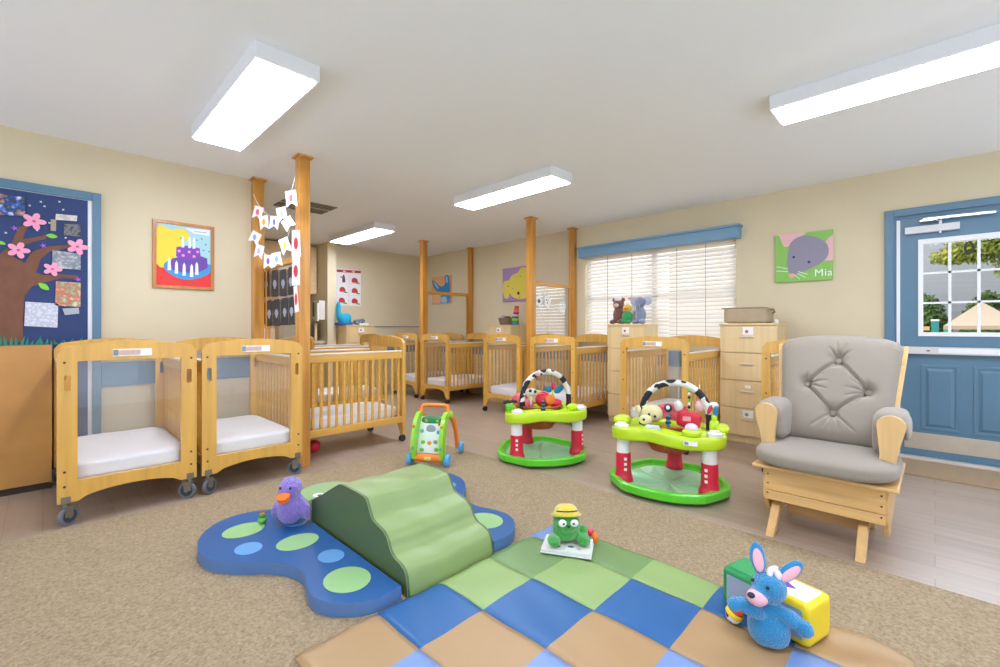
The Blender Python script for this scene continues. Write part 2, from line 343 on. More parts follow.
for c in [(215, 405), (268, 430), (325, 445), (380, 455), (418, 440)]: pl(bd, [(c[0]-13, c[1]+42), (c[0]+13, c[1]+42), (c[0]+10, c[1]-35), (c[0], c[1]-55), (c[0]-10, c[1]-35)], .0125)
for c in [(315, 240), (365, 245), (398, 250)]: pl(bd, [(c[0]-11, c[1]+38), (c[0]+11, c[1]+38), (c[0]+8, c[1]-35), (c[0], c[1]-50), (c[0]-8, c[1]-35)], .0125)
pl(bd, [(330, 135), (515, 152), (512, 195), (395, 175)], .0105)
bd.mi = 8
for c in [(455, 215), (485, 258), (470, 300), (420, 225), (300, 210), (510, 310)]:
    p = WL(*PX(*c)); bd.plate([circ(p[0], p[1], .006, n=8)], lambda u, v: (u, -.0085, v), (0, .001, 0))
bd.mi = 8; pl(bd, [(400, 160), (490, 168), (490, 171), (400, 163)], .0118)
bd.obj('picture', [flat('#a9d5dd'), flat('#e2342e'), flat('#f1d43c'), flat('#3f93cf'), flat('#6a45a0'), flat('#7d3fae'), flat('#f19ac9'), flat('#e9ecef'), flat('#3d6d8c')], fr)

# ------------------------------------------------------------------ cribs
CW, CL, PZ0, PZT, CT = .64, .95, .13, .93, 1.01
def end_loops(W, kind):
    h = W/2; pw = .082 if kind == 1 else .055; lz, rz_ = (PZ0, PZ0+.002) if kind == 1 else (.068, .15)
    n = 24; out = [(-h, lz), (-h, .945)]
    for i in range(n+1):       # header arch with rounded shoulders
        u = -h+W*i/n; e = min(u+h, h-u)
        z = .945+.035*min(1, math.sqrt(min(1, e/.035)))+.035*sin(pi*i/n)**1.0
        if 0 < i < n: out.append((u, z))
    out += [(h, .945), (h, lz), (h-pw+.012*(kind == 2), lz)]
    for i in range(1, 12):
        u = (h-pw)-(W-2*pw)*i/12; out.append((u, rz_+.045*sin(pi*i/12)**.55))
    out += [(-h+pw-.012*(kind == 2), lz)]
    win = rrect(-h+pw, h-pw, .245, .905, .004, 1)
    s1 = rrect(-h+.028, -h+.054, .74, .83, .012, 4); s2 = rrect(h-.054, h-.028, .74, .83, .012, 4)
    return [out, win]+([s1, s2] if kind == 1 else [])
def make_crib(label, kind=1):
    t = thing('crib', label, 'crib', group='wheeled wooden cribs')
    h = CW/2
    for k, y in enumerate((0, CL-.032)):
        f = B().plate(end_loops(CW, kind), lambda u, v: (u, y, v), (0, .032, 0))
        f.mi = 1
        ys = y-.001 if k == 0 else y+.032
        for sx in (-1, 1):
            for z in ((.90, .30, .22) if kind == 1 else (.86, .60, .32, .20)): f.cyl((sx*(h-.03), ys, z), (sx*(h-.03), ys+.002, z), .007, n=8)
        e = f.obj('end_frame', [CRIB['Z'], BRASS], t, bev=.004)
        B().bx(-h+.083, h-.083, y+.014, y+.018, .247, .903).obj('clear_panel', ACRYL, e)
        if k == 0:
            g = B(); g.bx(-.09, .09, -.004, -.001, .925, .968); g.mi = 1; g.bx(-.075, .035, -.0055, -.004, .932, .961); g.mi = 2; g.bx(-.088, -.066, -.0058, -.004, .93, .964)
            g.obj('name_tag', [PAPER, TAGP, flat('#7d8f95')], e)
    for sx in (-1, 1):
        x0, x1 = sorted((sx*(h-.012), sx*(h-.034)))
        r = B(); r.bx(x0-.004, x1+.004, .032, CL-.032, .80, .865); r.bx(x0-.004, x1+.004, .032, CL-.032, .185, .245)
        n = 13
        for i in range(n):
            y = .032+(CL-.064)*(i+.5)/n; r.bx(x0+.004, x1-.004, y-.011, y+.011, .245, .80)
        ra = r.obj('side_rail', CRIB['Y'], t, bev=.003)
        B().bx(x0-.006, x1+.006, .034, CL-.034, .865, .878).obj('teething_strip', TEETH, ra, bev=.004)
    B().bx(-h+.04, h-.04, .034, CL-.034, .20, .225).obj('mattress_board', CRIB['Y'], t)
    def soft(q):
        q.z += .006*sin(q.x*23)*cos(q.y*11)*(1 if q.z > 0 else .2); return q
    B().sel((0, CL/2, .282), (h-.044, CL/2-.037, .055), 9, k=12, fn=soft).obj('mattress', SHEET, t, smooth=True)
    for sx in (-1, 1):
        for yy in ((.016, CL-.016) if kind == 2 else ()):
            c = B(); cx = sx*(h-.022); c.cyl((cx, yy, .07), (cx, yy, .045), .008, n=8); c.bx(cx-.013, cx+.013, yy-.02, yy+.014, .046, .06); co = c.obj('caster', BRASS, t)
            for q in (-1, 1):
                wv = B(); wv.lathe([(.012, -.006), (.029, -.006), (.031, -.003), (.031, .003), (.029, .006), (.012, .006)], (cx+q*.011, yy-.008, .031), 18, Matrix.Rotation(pi/2, 4, 'Y')); wv.obj('wheel', BLACK, co)
        for yy in ((.016, CL-.016) if kind == 1 else ()):
            c = B(); cx = sx*(h-.035); s_ = 1 if yy < .5 else -1
            c.mi = 1; c.bx(cx-.02, cx+.02, yy-.02, yy+.02, .128, .165)
            c.cyl((cx, yy, .13), (cx, yy, .105), .012, n=10)
            a = R(38); d = Vector((-cos(a)*sx, sin(a)*s_, 0)); nn = Vector((-d.y, d.x, 0)); wc = Vector((cx, yy, .052))+d*.014
            for q in (-1, 1):
                c.quadbox([wc+nn*q*.015+d*-.03+Vector((0, 0, 0)), wc+nn*q*.015+d*.012, wc+nn*q*.018+d*.012, wc+nn*q*.018+d*-.03, wc+nn*q*.015+d*-.025+Vector((0, 0, .058)), wc+nn*q*.015+d*.015+Vector((0, 0, .058)), wc+nn*q*.018+d*.015+Vector((0, 0, .058)), wc+nn*q*.018+d*-.025+Vector((0, 0, .058))])
            c.bx(cx-.016, cx+.016, yy-.016, yy+.016, .104, .112)
            co = c.obj('caster', [BRASS, STEEL], t)
            wv = B(); MM = Matrix.Rotation(math.atan2(nn.y, nn.x), 4, 'Z') @ Matrix.Rotation(pi/2, 4, 'Y')
            wv.lathe([(.035, -.011), (.049, -.011), (.052, -.006), (.052, .006), (.049, .011), (.035, .011)], wc, 24, MM)
            wv.mi = 1; wv.lathe([(.012, -.0125), (.036, -.0125), (.036, .0125), (.012, .0125)], wc, 18, MM)
            wv.mi = 2; wv.lathe([(.009, -.017), (.012, -.015), (.012, .015), (.009, .017)], wc, 10, MM)
            wv.obj('wheel', [WHEEL, WHUB, STEEL], co, smooth=False)
    return t
TAGP = mat('faded_tag_print', '#cfb3a6', .6, .1, (60, 60, 60)); TEETH = mat('teething_plastic', '#ece6da', .3, coat=.3)
WHEEL = mat('grey_wheel', '#666c73', .45); WHUB = mat('dark_hub', '#2d3742', .4)
c0 = make_crib('maple crib with clear end, leftmost on the left wall beside the low cabinet')
c0.location = (.373, 3.405, 0)
RM = -pi/2
dup(c0, (1.040, 3.395, 0), 0, 'second crib from the left, clear end, between leftmost crib and bunting post')
c2_ = make_crib('crib standing lengthwise right of the bunting post, slatted side to the room', 2); c2_.location = (1.49, 3.97, 0); c2_.rotation_euler.z = RM
# 'crib standing lengthwise right of the bunting post, slatted side to the room')
dup(c2_, (2.08, 5.26, 0), RM, 'crib behind the lengthwise one, in front of the kitchen alcove')
dup(c2_, (4.05, 6.07, 0), RM, 'farthest crib in the back right corner, mostly behind the tall post')
dup(c2_, (4.04, 5.30, 0), RM, 'crib right of the far tall post, in front of the blue picture')
dup(c2_, (4.05, 3.935, 0), RM, 'crib in front of the dresser that carries basket and stacking cups')
dup(c2_, (4.05, 3.13, 0), RM, 'crib behind the smaller looking activity centre, below the hung white cutouts')
dup(c2_, (3.86, 1.835, 0), RM, 'crib under the window between the two dressers')
dup(c2_, (3.80, .62, 0), RM, 'crib mostly hidden behind the grey glider chair')

# ------------------------------------------------------------------ dressers
def make_dresser(label, w=.485):
    t = thing('dresser', label, 'dresser', group='pale maple four drawer dressers')
    h = w/2
    B().bx(-h, h, .012, .335, .07, 1.115).bx(-h+.02, h-.02, .03, .325, 0, .07).obj('body', MAPLE, t, bev=.002)
    B().bx(-h-.006, h+.006, -.008, .34, 1.115, 1.135).obj('top', MAPLE, t, bev=.003)
    B().bx(-h, h, .022, .03, 0.01, .07).obj('toe_kick', MAPLE, t)
    zs = [.075, .335, .595, .855, 1.112]
    for k in range(4):
        d = B().bx(-h+.003, h-.003, -.006, .012, zs[k]+.004, zs[k+1]-.004).obj('drawer', MAPLE, t, bev=.003)
        z = zs[k+1]-.10
        B().cb((0, -.019, z), (.115, .012, .014)).bx(-.05, -.04, -.016, -.004, z-.005, z+.005).bx(.04, .05, -.016, -.004, z-.005, z+.005).obj('handle', CHRM, d, bev=.003)
        if k in (0, 3):
            g = B().bx(-.04, .05, -.0075, -.006, z+.015, z+.085); g.mi = 1; g.plate([circ(-.005, z+.045, .016, n=10)], lambda u, v: (u, -.0085, v), (0, .001, 0)); g.obj('picture_label', [PAPER, flat('#b8606a' if k == 3 else '#8a8f98')], d)
        elif k == 1:
            B().bx(-.02, .03, -.0075, -.006, z+.03, z+.06).obj('picture_label', PAPER, d)
    return t
CHRM = mat('pale_handle', '#d8cbb0', .35)
d1 = make_dresser('four drawer maple dresser with beige box on top, left of the glider'); d1.location = (4.6, 1.255, 0); d1.rotation_euler.z = RM
d2 = dup(d1, (4.6, 2.505, 0), RM, 'four drawer maple dresser with stuffed toys on top, in front of the window'); d2.scale = (.94, 1, 1)
dup(d1, (4.6, 4.51, 0), RM, 'four drawer maple dresser holding basket and stacking cups, under the yellow picture')
dup(d1, (3.515, 6.5, 0), 0, 'four drawer maple dresser in the far corner below the red and white poster')

# ------------------------------------------------------------------ posts and rails
def post(x, y, label, s=.0425):
    t = thing('wooden_post', label, 'post', (x, y, 0), 0, 'floor to ceiling wooden posts')
    B().bx(-s, s, -s, s, 0, CEIL-.014).obj('shaft', POST, t, bev=.003)
    B().bx(-s-.02, s+.02, -s-.02, s+.02, CEIL-.016, CEIL).obj('cap', POST, t, bev=.003)
    return t
post(1.365, 4.405, 'oak post flush against the left wall end, behind the bunting')
post(1.432, 3.57, 'oak post nearest the camera, holding apple papers and bunting end')
post(4.12, 5.67, 'free standing oak post at the far end of the crib row')
post(5.03, 5.60, 'thin looking oak post against the window wall right of the blue picture', .033)
post(4.18, 3.545, 'free standing oak post in the middle of the crib row, before the hung cutouts')
post(5.02, 3.52, 'oak post against the wall left of the blue window valance', .037)
def divider(p0, p1, label, extra):
    v = Vector((p1[0]-p0[0], p1[1]-p0[1], 0)); a = math.atan2(v.y, v.x); l = v.length
    t = thing('partition', label, 'partition', (p0[0], p0[1], 0), a, 'clear partitions between posts')
    B().bx(0, l, -.02, .02, 1.62, 1.665).obj('top_rail', POSTX, t, bev=.003)
    B().bx(0, l, -.02, .02, .08, .12).obj('bottom_rail', POSTX, t, bev=.003)
    B().bx(0.0, .03, -.018, .018, .12, 1.62).bx(l-.03, l, -.018, .018, .12, 1.62).obj('side_stile', POST, t, bev=.002)
    B().bx(.03, l-.03, -.003, .003, .12, 1.62).obj('clear_panel', extra or PART, t)
    return t
divider((1.43, 4.36), (1.43, 3.615), 'clear panel with wood rail between the two left posts, dark footprint papers on it', 0)
divider((4.165, 5.68), (4.99, 5.62), 'clear panel with wood rail between the two far posts', ACRYL)
divider((4.225, 3.55), (4.98, 3.53), 'clear panel with wood rail between middle posts, reflecting the window', 0)

# dark footprint papers on the left partition (plane x ~ 1.41)
FX = 1.418
def wx(px, py, x=FX): return WR(px, py, x)
DPAP = mat('black_card', '#2d3038', .6); FOOT = flat('#a9abc0')
OX = lambda x, y: (230+x/5.558, 230+y/5.558)
nm = ['leftmost', 'second from left', 'third from left', 'fourth from left', 'rightmost']
def hang(name, label, cat, group, pts, m, x=FX, t=.001, extra=None, m2=None):
    P = [WR(a, c, x) for a, c in pts]; cy = sum(p[0] for p in P)/len(P); cz = sum(p[1] for p in P)/len(P)
    bd = B(); bd.plate([[(p[0]-cy, p[1]-cz) for p in P]], lambda u, v: (0, u, v), (t, 0, 0))
    if extra:
        bd.mi = 1
        for lp in extra:
            Q = [WR(a, c, x) for a, c in lp]; bd.plate([[(p[0]-cy, p[1]-cz) for p in Q]], lambda u, v: (-.0012, u, v), (.001, 0, 0))
    return tag(bd.obj(name, [m]+([m2] if m2 else []), loc=(x, cy, cz)), label, cat, group)
for r_, row in enumerate(([(182, 218, 234, 372), (230, 268, 225, 370), (276, 314, 222, 368), (322, 352, 208, 360)], [(161, 196, 397, 530), (201, 235, 394, 532), (240, 277, 388, 532), (284, 324, 380, 528), (328, 357, 374, 525)])):
    for k, (a, c, u, v) in enumerate(row):
        pts = [OX(a+4, u), OX(c-6, u-6), OX(c, u+18), OX(c, v-8), OX(c-8, v), OX(a+4, v+2), OX(a, v-10), OX(a, u+16)]
        m_ = ((a+c)/2, (u+v)/2+5); ft = [OX(m_[0]+10*cos(q)*(1 if sin(q) > -.4 else .6), m_[1]-26*sin(q)) for q in [2*pi*i/12 for i in range(12)]]
        pos = ('leftmost' if k == 0 else 'rightmost' if k == len(row)-1 else ['', 'second', 'third', 'fourth'][k]+' from the left')
        hang('footprint_card', 'black card with pale footprint on clear panel, %s row, %s' % (('upper', 'lower')[r_], pos), 'card', 'black footprint cards on the left partition', pts, DPAP, extra=[ft], m2=FOOT)
for k, (a, c, u, v) in enumerate([(160, 350, 216, 222), (165, 355, 372, 392)]):
    pass
# apple papers on the near post
AP = flat('#d9404e')
for k, pts in enumerate([[(343, 0), (388, 0), (394, 148), (342, 148)], [(345, 150), (388, 150), (388, 306), (344, 310)], [(352, 315), (372, 310), (384, 452), (360, 460)]]):
    cx = sum(p[0] for p in pts)/4; cy = sum(p[1] for p in pts)/4
    ap = [OX(cx+(12 if k < 2 else 7)*cos(q), cy+34*sin(q)) for q in [2*pi*i/12 for i in range(12)]]
    hang('apple_paper', 'white paper with red apple on the near post, %s' % ['top one', 'middle one', 'lowest and narrow'][k], 'paper', 'apple papers on the near post', [OX(*p) for p in pts], PAPER, 1.385, extra=[ap], m2=AP)
# bunting: two strings of pennants
def bunting(label, spts, flags, x):
    P = [WR(a, c, x) for a, c in spts]; t = thing('bunting', label, 'bunting', (x, 0, 0), group='paper bunting between the left posts')
    B().tube([(0, p[0], p[1]) for p in crom(P, 4, False)], .0025, 6).obj('string', PAPER, t)
    for i, (a, c, w, h, rot, colr) in enumerate(flags):
        p = WR(a, c, x); bd = B(); M_ = Matrix.Rotation(rot, 2)
        w *= .85; h *= .88; lp = [(-w/2, h/2), (w/2, h/2), (w/2, -h/2), (0, -h/2+h*.28), (-w/2, -h/2)]
        lp = [tuple(M_ @ Vector(q)) for q in lp]
        bd.plate([lp], lambda u, v: (-.006-.01*(i % 2)-u*.6, p[0]+u*.8, p[1]+v), (.001, 0, 0)); bd.mi = 1
        bd.plate([[(q[0], q[1]+.006) for q in circ(0, 0, w*.18, h*.24, 9)]], lambda u, v: (-.0085-.01*(i % 2)-u*.6, p[0]+u*.8, p[1]+v), (.001, 0, 0))
        bd.obj('pennant', [PAPER, flat(colr)], t)
bunting('upper string of white paper pennants between the two left posts', [(253.5, 194), (258, 204), (268, 215), (277, 216), (285, 208), (291, 192), (295, 178)],
        [(258.5, 213, .10, .13, .3, '#d96b8a'), (266, 223, .09, .13, -.1, '#e0a23c'), (275, 223, .09, .12, .15, '#6a6cc0'), (284, 215, .09, .13, -.2, '#8fa0d0'), (292, 199, .10, .14, -.1, '#d9506a')], 1.30)
bunting('lower string of white paper pennants sagging over the dark cards', [(253, 232), (258, 243), (264, 253), (272, 258), (280, 254), (287, 240), (291, 224)],
        [(255.5, 238, .11, .12, .5, '#9aa6c8'), (261, 252, .09, .13, .25, '#c9b0d0'), (269, 262, .09, .13, .05, '#7a5fb0'), (279, 260, .09, .13, -.2, '#8fa0d0'), (286, 246, .09, .14, -.35, '#e0b03c'), (290.5, 224, .10, .10, -.6, '#c0c4d8')], 1.29)

# white cutouts hung on the middle partition (plane y = 3.54)
def cut(label, c, r, ny, spots):
    p = WL(c[0], c[1], 3.535); bd = B()
    lp = [(r*(.72+.28*abs(cos(2.5*a)))*cos(a)*.85, r*(.72+.28*abs(cos(2.5*a)))*sin(a)*1.1) for a in [2*pi*i/30 for i in range(30)]]
    bd.plate([lp], lambda u, v: (u, 0, v), (0, .0015, 0))
    for k, (a, b_, rr) in enumerate(spots):
        bd.mi = 1+k % 2; bd.plate([circ(a*r, b_*r, rr*r, n=8)], lambda u, v: (u, -.001, v), (0, .001, 0))
    bd.mi = 0; bd.bx(-.0015, .0015, 0, .001, r*.9, 1.635-p[1]-.01)
    tag(bd.obj('paper_cutout', [PAPER, flat('#4a4640'), flat('#c8a94e')], loc=(p[0], 3.535, p[1])), label, 'decoration', 'white cutouts hung on the middle partition')
cut('white cutout with dark and yellow middle, leftmost below the rail', (539, 301), .075, 0, [(0, 0, .35), (-.1, .1, .2)])
cut('white cutout with small dark marks, centre below the rail', (547.5, 301), .085, 0, [(-.2, .15, .13), (.2, .1, .13), (0, -.25, .13), (.1, .5, .1)])
cut('plain white star-like cutout hanging rightmost and lowest', (563, 307), .09, 0, [])

# ------------------------------------------------------------------ window
wb = B(); y0, y1, z0, z1 = WY0, WY1, WZ0, WZ1
fr_ = B()
for a, c, u, v in ((y0, y0+.04, z0, z1), (y1-.04, y1, z0, z1), (y0, y1, z0, z0+.04), (y0, y1, z1-.04, z1), ((y0+y1)/2-.035, (y0+y1)/2+.035, z0, z1), (y0, y1, (z0+z1)/2-.02, (z0+z1)/2+.02)):
    fr_.bx(XR+.09, XR+.13, a, c, u, v)
o = struct(fr_.obj('window_1', WHITE)); 
B().bx(XR+.107, XR+.111, y0+.03, y1-.03, z0+.03, z1-.03).obj('window_pane', GLASS, o)
struct(B().bx(XR+.0, XR+.085, y0, y1, z0-.0, z0+.012).obj('trim_7', WHITE))
BL = mat('blind_slat', '#f0ece6', .5)
nb = BL.node_tree; bb = nb.nodes['Principled BSDF']; tr = nb.nodes.new('ShaderNodeBsdfTranslucent'); tr.inputs[0].default_value = lin('#f3ece2'); ms = nb.nodes.new('ShaderNodeMixShader'); ms.inputs[0].default_value = .36
nb.links.new(bb.outputs[0], ms.inputs[1]); nb.links.new(tr.outputs[0], ms.inputs[2]); nb.links.new(ms.outputs[0], nb.nodes['Material Output'].inputs[0])
bt = thing('window_blind', 'white horizontal slat blind covering the wide window', 'blind', (XR+.045, (y0+y1)/2, z0))
sl = B(); hl = (y1-y0)/2-.01; n = 23
for i in range(n):
    z = .04+(z1-z0-.07)*i/(n-1); M_ = Matrix.Translation((0, 0, z)) @ Matrix.Rotation(R(-56), 4, 'Y'); sl.bx(-.024, .024, -hl, hl, -.0014, .0014, M_)
sl.obj('slats', BL, bt); 
B().bx(-.02, .02, -hl, hl, .014, .03).obj('bottom_bar', WHITE, bt, bev=.003)
CORD = flat('#8d8a85')
for y in (-.62, -.30, .26, .60): B().bx(-.027, -.025, y-.0025, y+.0025, .03, z1-z0-.01).obj('ladder_cord', CORD, bt)
B().cyl((-.03, -.80, z1-z0-.03), (-.03, -.80, .62), .003, n=6).obj('tilt_wand', WHITE, bt)
vb = thing('window_valance', 'blue board valance across the top of the window', 'valance', (XR, 2.415, 2.02))
LITBLUE = mat('blue_trim_lit', '#7199b4', .4)  # trim blue made lighter: the light on the valance is in its colour
B().bx(-.10, 0, -.975, .985, 0.0, .115).obj('board', LITBLUE, vb, bev=.004)
B().bx(-.115, 0, -.99, 1.0, .115, .14).obj('moulding', LITBLUE, vb, bev=.005)
B().bx(-.106, -.1, -.98, .99, .0, .02).obj('lower_bead', LITBLUE, vb, bev=.002)

# ------------------------------------------------------------------ outside door
struct(B().bx(XR-.025, XR, .25, .31, 0, 2.09).bx(XR-.025, XR, -.66, .25, 2.03, 2.09).bx(XR-.025, XR, -.72, -.66, 0, 2.09).obj('trim_8', BLUE, bev=.004))
struct(B().bx(XR, XR+.1, .232, .25, 0, 2.03).bx(XR, XR+.1, -.66, -.642, 0, 2.03).bx(XR, XR+.1, -.642, .232, 2.012, 2.03).obj('trim_9', BLUE))
struct(B().bx(XR-.004, XR+.012, .212, .234, .03, 2.0).obj('trim_10', WHITE))
struct(B().bx(XR-.06, XR+.1, -.66, .25, .0, .032).obj('trim_11', mat('threshold_white', '#cfc8be', .4), bev=.003))
DOORX = XR+.0
dm = B(); py0, py1, pz0, pz1 = -.565, .075, 1.05, 1.785
dm.plate([[(-.64, .036), (.21, .036), (.21, 2.01), (-.64, 2.01)], [(py0, pz0), (py1, pz0), (py1, pz1), (py0, pz1)]], lambda u, v: (DOORX, u, v), (.045, 0, 0))
door = struct(dm.obj('door_2', BLUE))
for a, c in ((-.14, .085), (-.44, -.215)):
    pn = B(); pn.plate([[(a, .255), (c, .255), (c, .79), (a, .79)], [(a+.022, .277), (c-.022, .277), (c-.022, .768), (a+.022, .768)]], lambda u, v: (DOORX-.006, u, v), (.006, 0, 0))
    pn.quadbox([(DOORX-.009, a+.05, .305), (DOORX-.009, c-.05, .305), (DOORX-.009, c-.05, .74), (DOORX-.009, a+.05, .74), (DOORX, a+.03, .285), (DOORX, c-.03, .285), (DOORX, c-.03, .76), (DOORX, a+.03, .76)])
    pn.obj('raised_panel', BLUE, door, bev=.003)
wf = B(); wf.plate([[(py0-.025, pz0-.027), (py1+.025, pz0-.027), (py1+.025, pz1+.035), (py0-.025, pz1+.035)], [(py0+.005, pz0+.005), (py1-.005, pz0+.005), (py1-.005, pz1-.005), (py0+.005, pz1-.005)]], lambda u, v: (DOORX-.012, u, v), (.07, 0, 0))
for k in (1, 2, 3): y = py1-(py1-py0)*k/4+.0; wf.bx(DOORX+.01, DOORX+.03, y-.009, y+.009, pz0, pz1)
for k in (1, 2): z = pz0+(pz1-pz0)*k/3; wf.bx(DOORX+.01, DOORX+.03, py0, py1, z-.008, z+.008)
wf.obj('window_frame', WHITE, door)
B().bx(DOORX+.018, DOORX+.022, py0, py1, pz0, pz1).obj('window_pane', GLASS, door)
gl = B(); cy, cz = WR(969, 248, DOORX+.01)
gl.plate([circ(cy, cz, .029, .052, 24), circ(cy, cz, .013, .044, 24)], lambda u, v: (DOORX+.008, u, v), (.001, 0, 0)); gl.obj('letter_decal', flat('#2a2620'), door)
B().bx(DOORX-.004, DOORX, -.62, .185, .09, .225).obj('kick_plate', mat('kick_plate_metal', '#c9bfae', .3, metal=.5, var=.04), door, bev=.001)
pb = B(); pb.bx(DOORX-.055, DOORX-.01, -.60, .21, .878, .935); pb.mi = 1; pb.bx(DOORX-.062, DOORX-.055, -.60, -.02, .888, .926); pb.mi = 2; pb.bx(DOORX-.057, DOORX-.055, .03, .05, .90, .91)
pb.obj('push_bar', [mat('push_bar_metal', '#d4d2cf', .35, metal=.3), WHITE, BRASS], door, bev=.002)
cl = B(); cl.bx(DOORX-.05, DOORX, -.14, .18, 1.87, 1.925); cl.mi = 1
cl.cyl((DOORX-.03, -.03, 1.925), (DOORX-.03, -.03, 1.96), .012); cl.quadbox([(DOORX-.05, -.03, 1.945), (DOORX-.03, -.04, 1.945), (DOORX-.04, .05, 1.975), (DOORX-.06, .05, 1.975), (DOORX-.05, -.03, 1.952), (DOORX-.03, -.04, 1.952), (DOORX-.04, .05, 1.985), (DOORX-.06, .05, 1.985)])
cl.quadbox([(DOORX-.07, .07, 1.965), (DOORX-.045, .07, 1.965), (DOORX-.045, -.33, 1.955), (DOORX-.07, -.33, 1.955), (DOORX-.07, .07, 1.985), (DOORX-.045, .07, 1.985), (DOORX-.045, -.33, 1.975), (DOORX-.07, -.33, 1.975)])
cl.bx(DOORX-.075, DOORX-.02, .0, .09, 1.955, 1.972); cl.cyl((DOORX-.04, -.03, 1.85), (DOORX-.04, -.03, 1.87), .008)
cl.obj('door_closer', [mat('closer_cover', '#d9d9da', .4), CHROME], door, bev=.002)

# ------------------------------------------------------------------ canvases on the right wall
def canvas(name, label, ypx, depth=.03):
    return thing(name, label, 'picture', (XR, 0, 0))
def cface(bd, pts, mi, d, smooth=False, f=None):
    P = [WR(*(f(*p) if f else p), XR) for p in pts]
    if smooth: P = crom(P, 5)
    bd.mi = mi; bd.plate([P], lambda u, v: (-d, u, v), (.001, 0, 0))
t = canvas('canvas_picture', 'green canvas painting of a grey mouse face with white lettering', 0)
MXf = lambda x, y: (740+x/3.704, 180+y/3.704)
B().bx(-.03, 0, .672, 1.127, 1.535, 1.995).obj('canvas', flat('#8cc45e'), t, bev=.002)
bd = B()
cface(bd, [(145, 203), (250, 197), (180, 248), (165, 250)], 0, .0315, False, MXf)
cface(bd, [(300, 260), (330, 215), (347, 205), (347, 298), (315, 300)], 0, .0315, False, MXf)
cface(bd, [(178, 290), (190, 235), (235, 208), (290, 215), (325, 240), (328, 280), (300, 310), (250, 335), (215, 348), (190, 350), (178, 320)], 1, .0325, True, MXf)
p = WR(*MXf(195, 355)); bd.mi = 2; bd.plate([circ(p[0], p[1], .026, .022, 14)], lambda u, v: (-.0335, u, v), (.001, 0, 0))
for c in [(202, 287), (258, 305)]:
    p = WR(*MXf(*c)); bd.mi = 3; bd.plate([circ(p[0], p[1], .012, n=12)], lambda u, v: (-.0345, u, v), (.001, 0, 0))
for a, c in [((180, 330), (138, 322)), ((180, 340), (138, 338)), ((218, 340), (252, 350)), ((215, 346), (245, 362)), ((205, 352), (225, 368))]:
    cface(bd, [(a[0], a[1]-1), (c[0], c[1]-1), (c[0], c[1]+1.5), (a[0], a[1]+1.5)], 4, .0335, False, MXf)
bd.obj('painted_mouse', [flat('#eab8bd'), flat('#938d9f'), flat('#f0a49c'), flat('#2a2f6a'), flat('#e8efe0')], t)
def text(s, size, parent, loc, rot, m, sp=1):
    cu = bpy.data.curves.new('lettering', 'FONT'); cu.body = s; cu.size = size; cu.extrude = .0008; cu.align_x = 'CENTER'; cu.space_character = sp
    cu.materials.append(m); o = bpy.data.objects.new('lettering', cu); COL.objects.link(o); bpy.context.view_layer.update()
    me = bpy.data.meshes.new_from_object(o.evaluated_get(bpy.context.evaluated_depsgraph_get())); bpy.data.objects.remove(o); bpy.data.curves.remove(cu)
    o = bpy.data.objects.new('lettering', me); COL.objects.link(o); o.parent = parent; o.location = loc; o.rotation_euler = rot; return o
p = WR(*MXf(311, 356)); text('Mia', .095, t, (-.034, p[0], p[1]), (pi/2, 0, -pi/2), flat('#f2f5ec'), 1.05)
t = canvas('canvas_picture', 'purple canvas painting of a yellow puppy near the middle post', 0)
B().bx(-.03, 0, 4.25, 4.86, 1.50, 2.02).obj('canvas', flat('#a684b8'), t, bev=.002)
YX = lambda x, y: (420+x/9.09, 260+y/9.09)
bd = B()
cface(bd, [(765, 260), (775, 200), (820, 185), (850, 140), (900, 115), (930, 75), (965, 70), (1030, 120), (1035, 300), (975, 345), (900, 352), (850, 330), (825, 300), (815, 345), (785, 350), (770, 310)], 0, .0315, True, YX)
for c, r in [((908, 303), .026), ((815, 240), .010), ((855, 262), .008), ((925, 150), .008), ((918, 340), .009)]:
    p = WR(*YX(*c)); bd.mi = 1; bd.plate([circ(p[0], p[1], r, n=10)], lambda u, v: (-.0335, u, v), (.001, 0, 0))
bd.obj('painted_puppy', [flat('#e0d052'), flat('#38342a')], t)
t = canvas('canvas_picture', 'peach canvas painting of a blue long-eared rabbit in the far corner', 0)
y_a, y_b = WR(433, 278)[0], WR(452, 276)[0]
B().bx(-.03, 0, y_b, y_a, 1.53, 2.03).obj('canvas', flat('#e0a878'), t, bev=.002)
bd = B()
cface(bd, [(122, 200), (140, 190), (190, 235), (215, 240), (240, 215), (240, 145), (275, 150), (285, 260), (285, 380), (245, 390), (200, 385), (200, 310), (150, 270)], 0, .0315, True, YX)
cface(bd, [(135, 205), (150, 208), (182, 250), (172, 262)], 1, .0325, True, YX); cface(bd, [(248, 155), (262, 155), (264, 205), (250, 205)], 1, .0325, True, YX)
cface(bd, [(205, 345), (245, 335), (255, 380), (210, 385)], 1, .0325, True, YX)
bd.obj('painted_rabbit', [flat('#3583bf'), flat('#8fc4e2')], t)

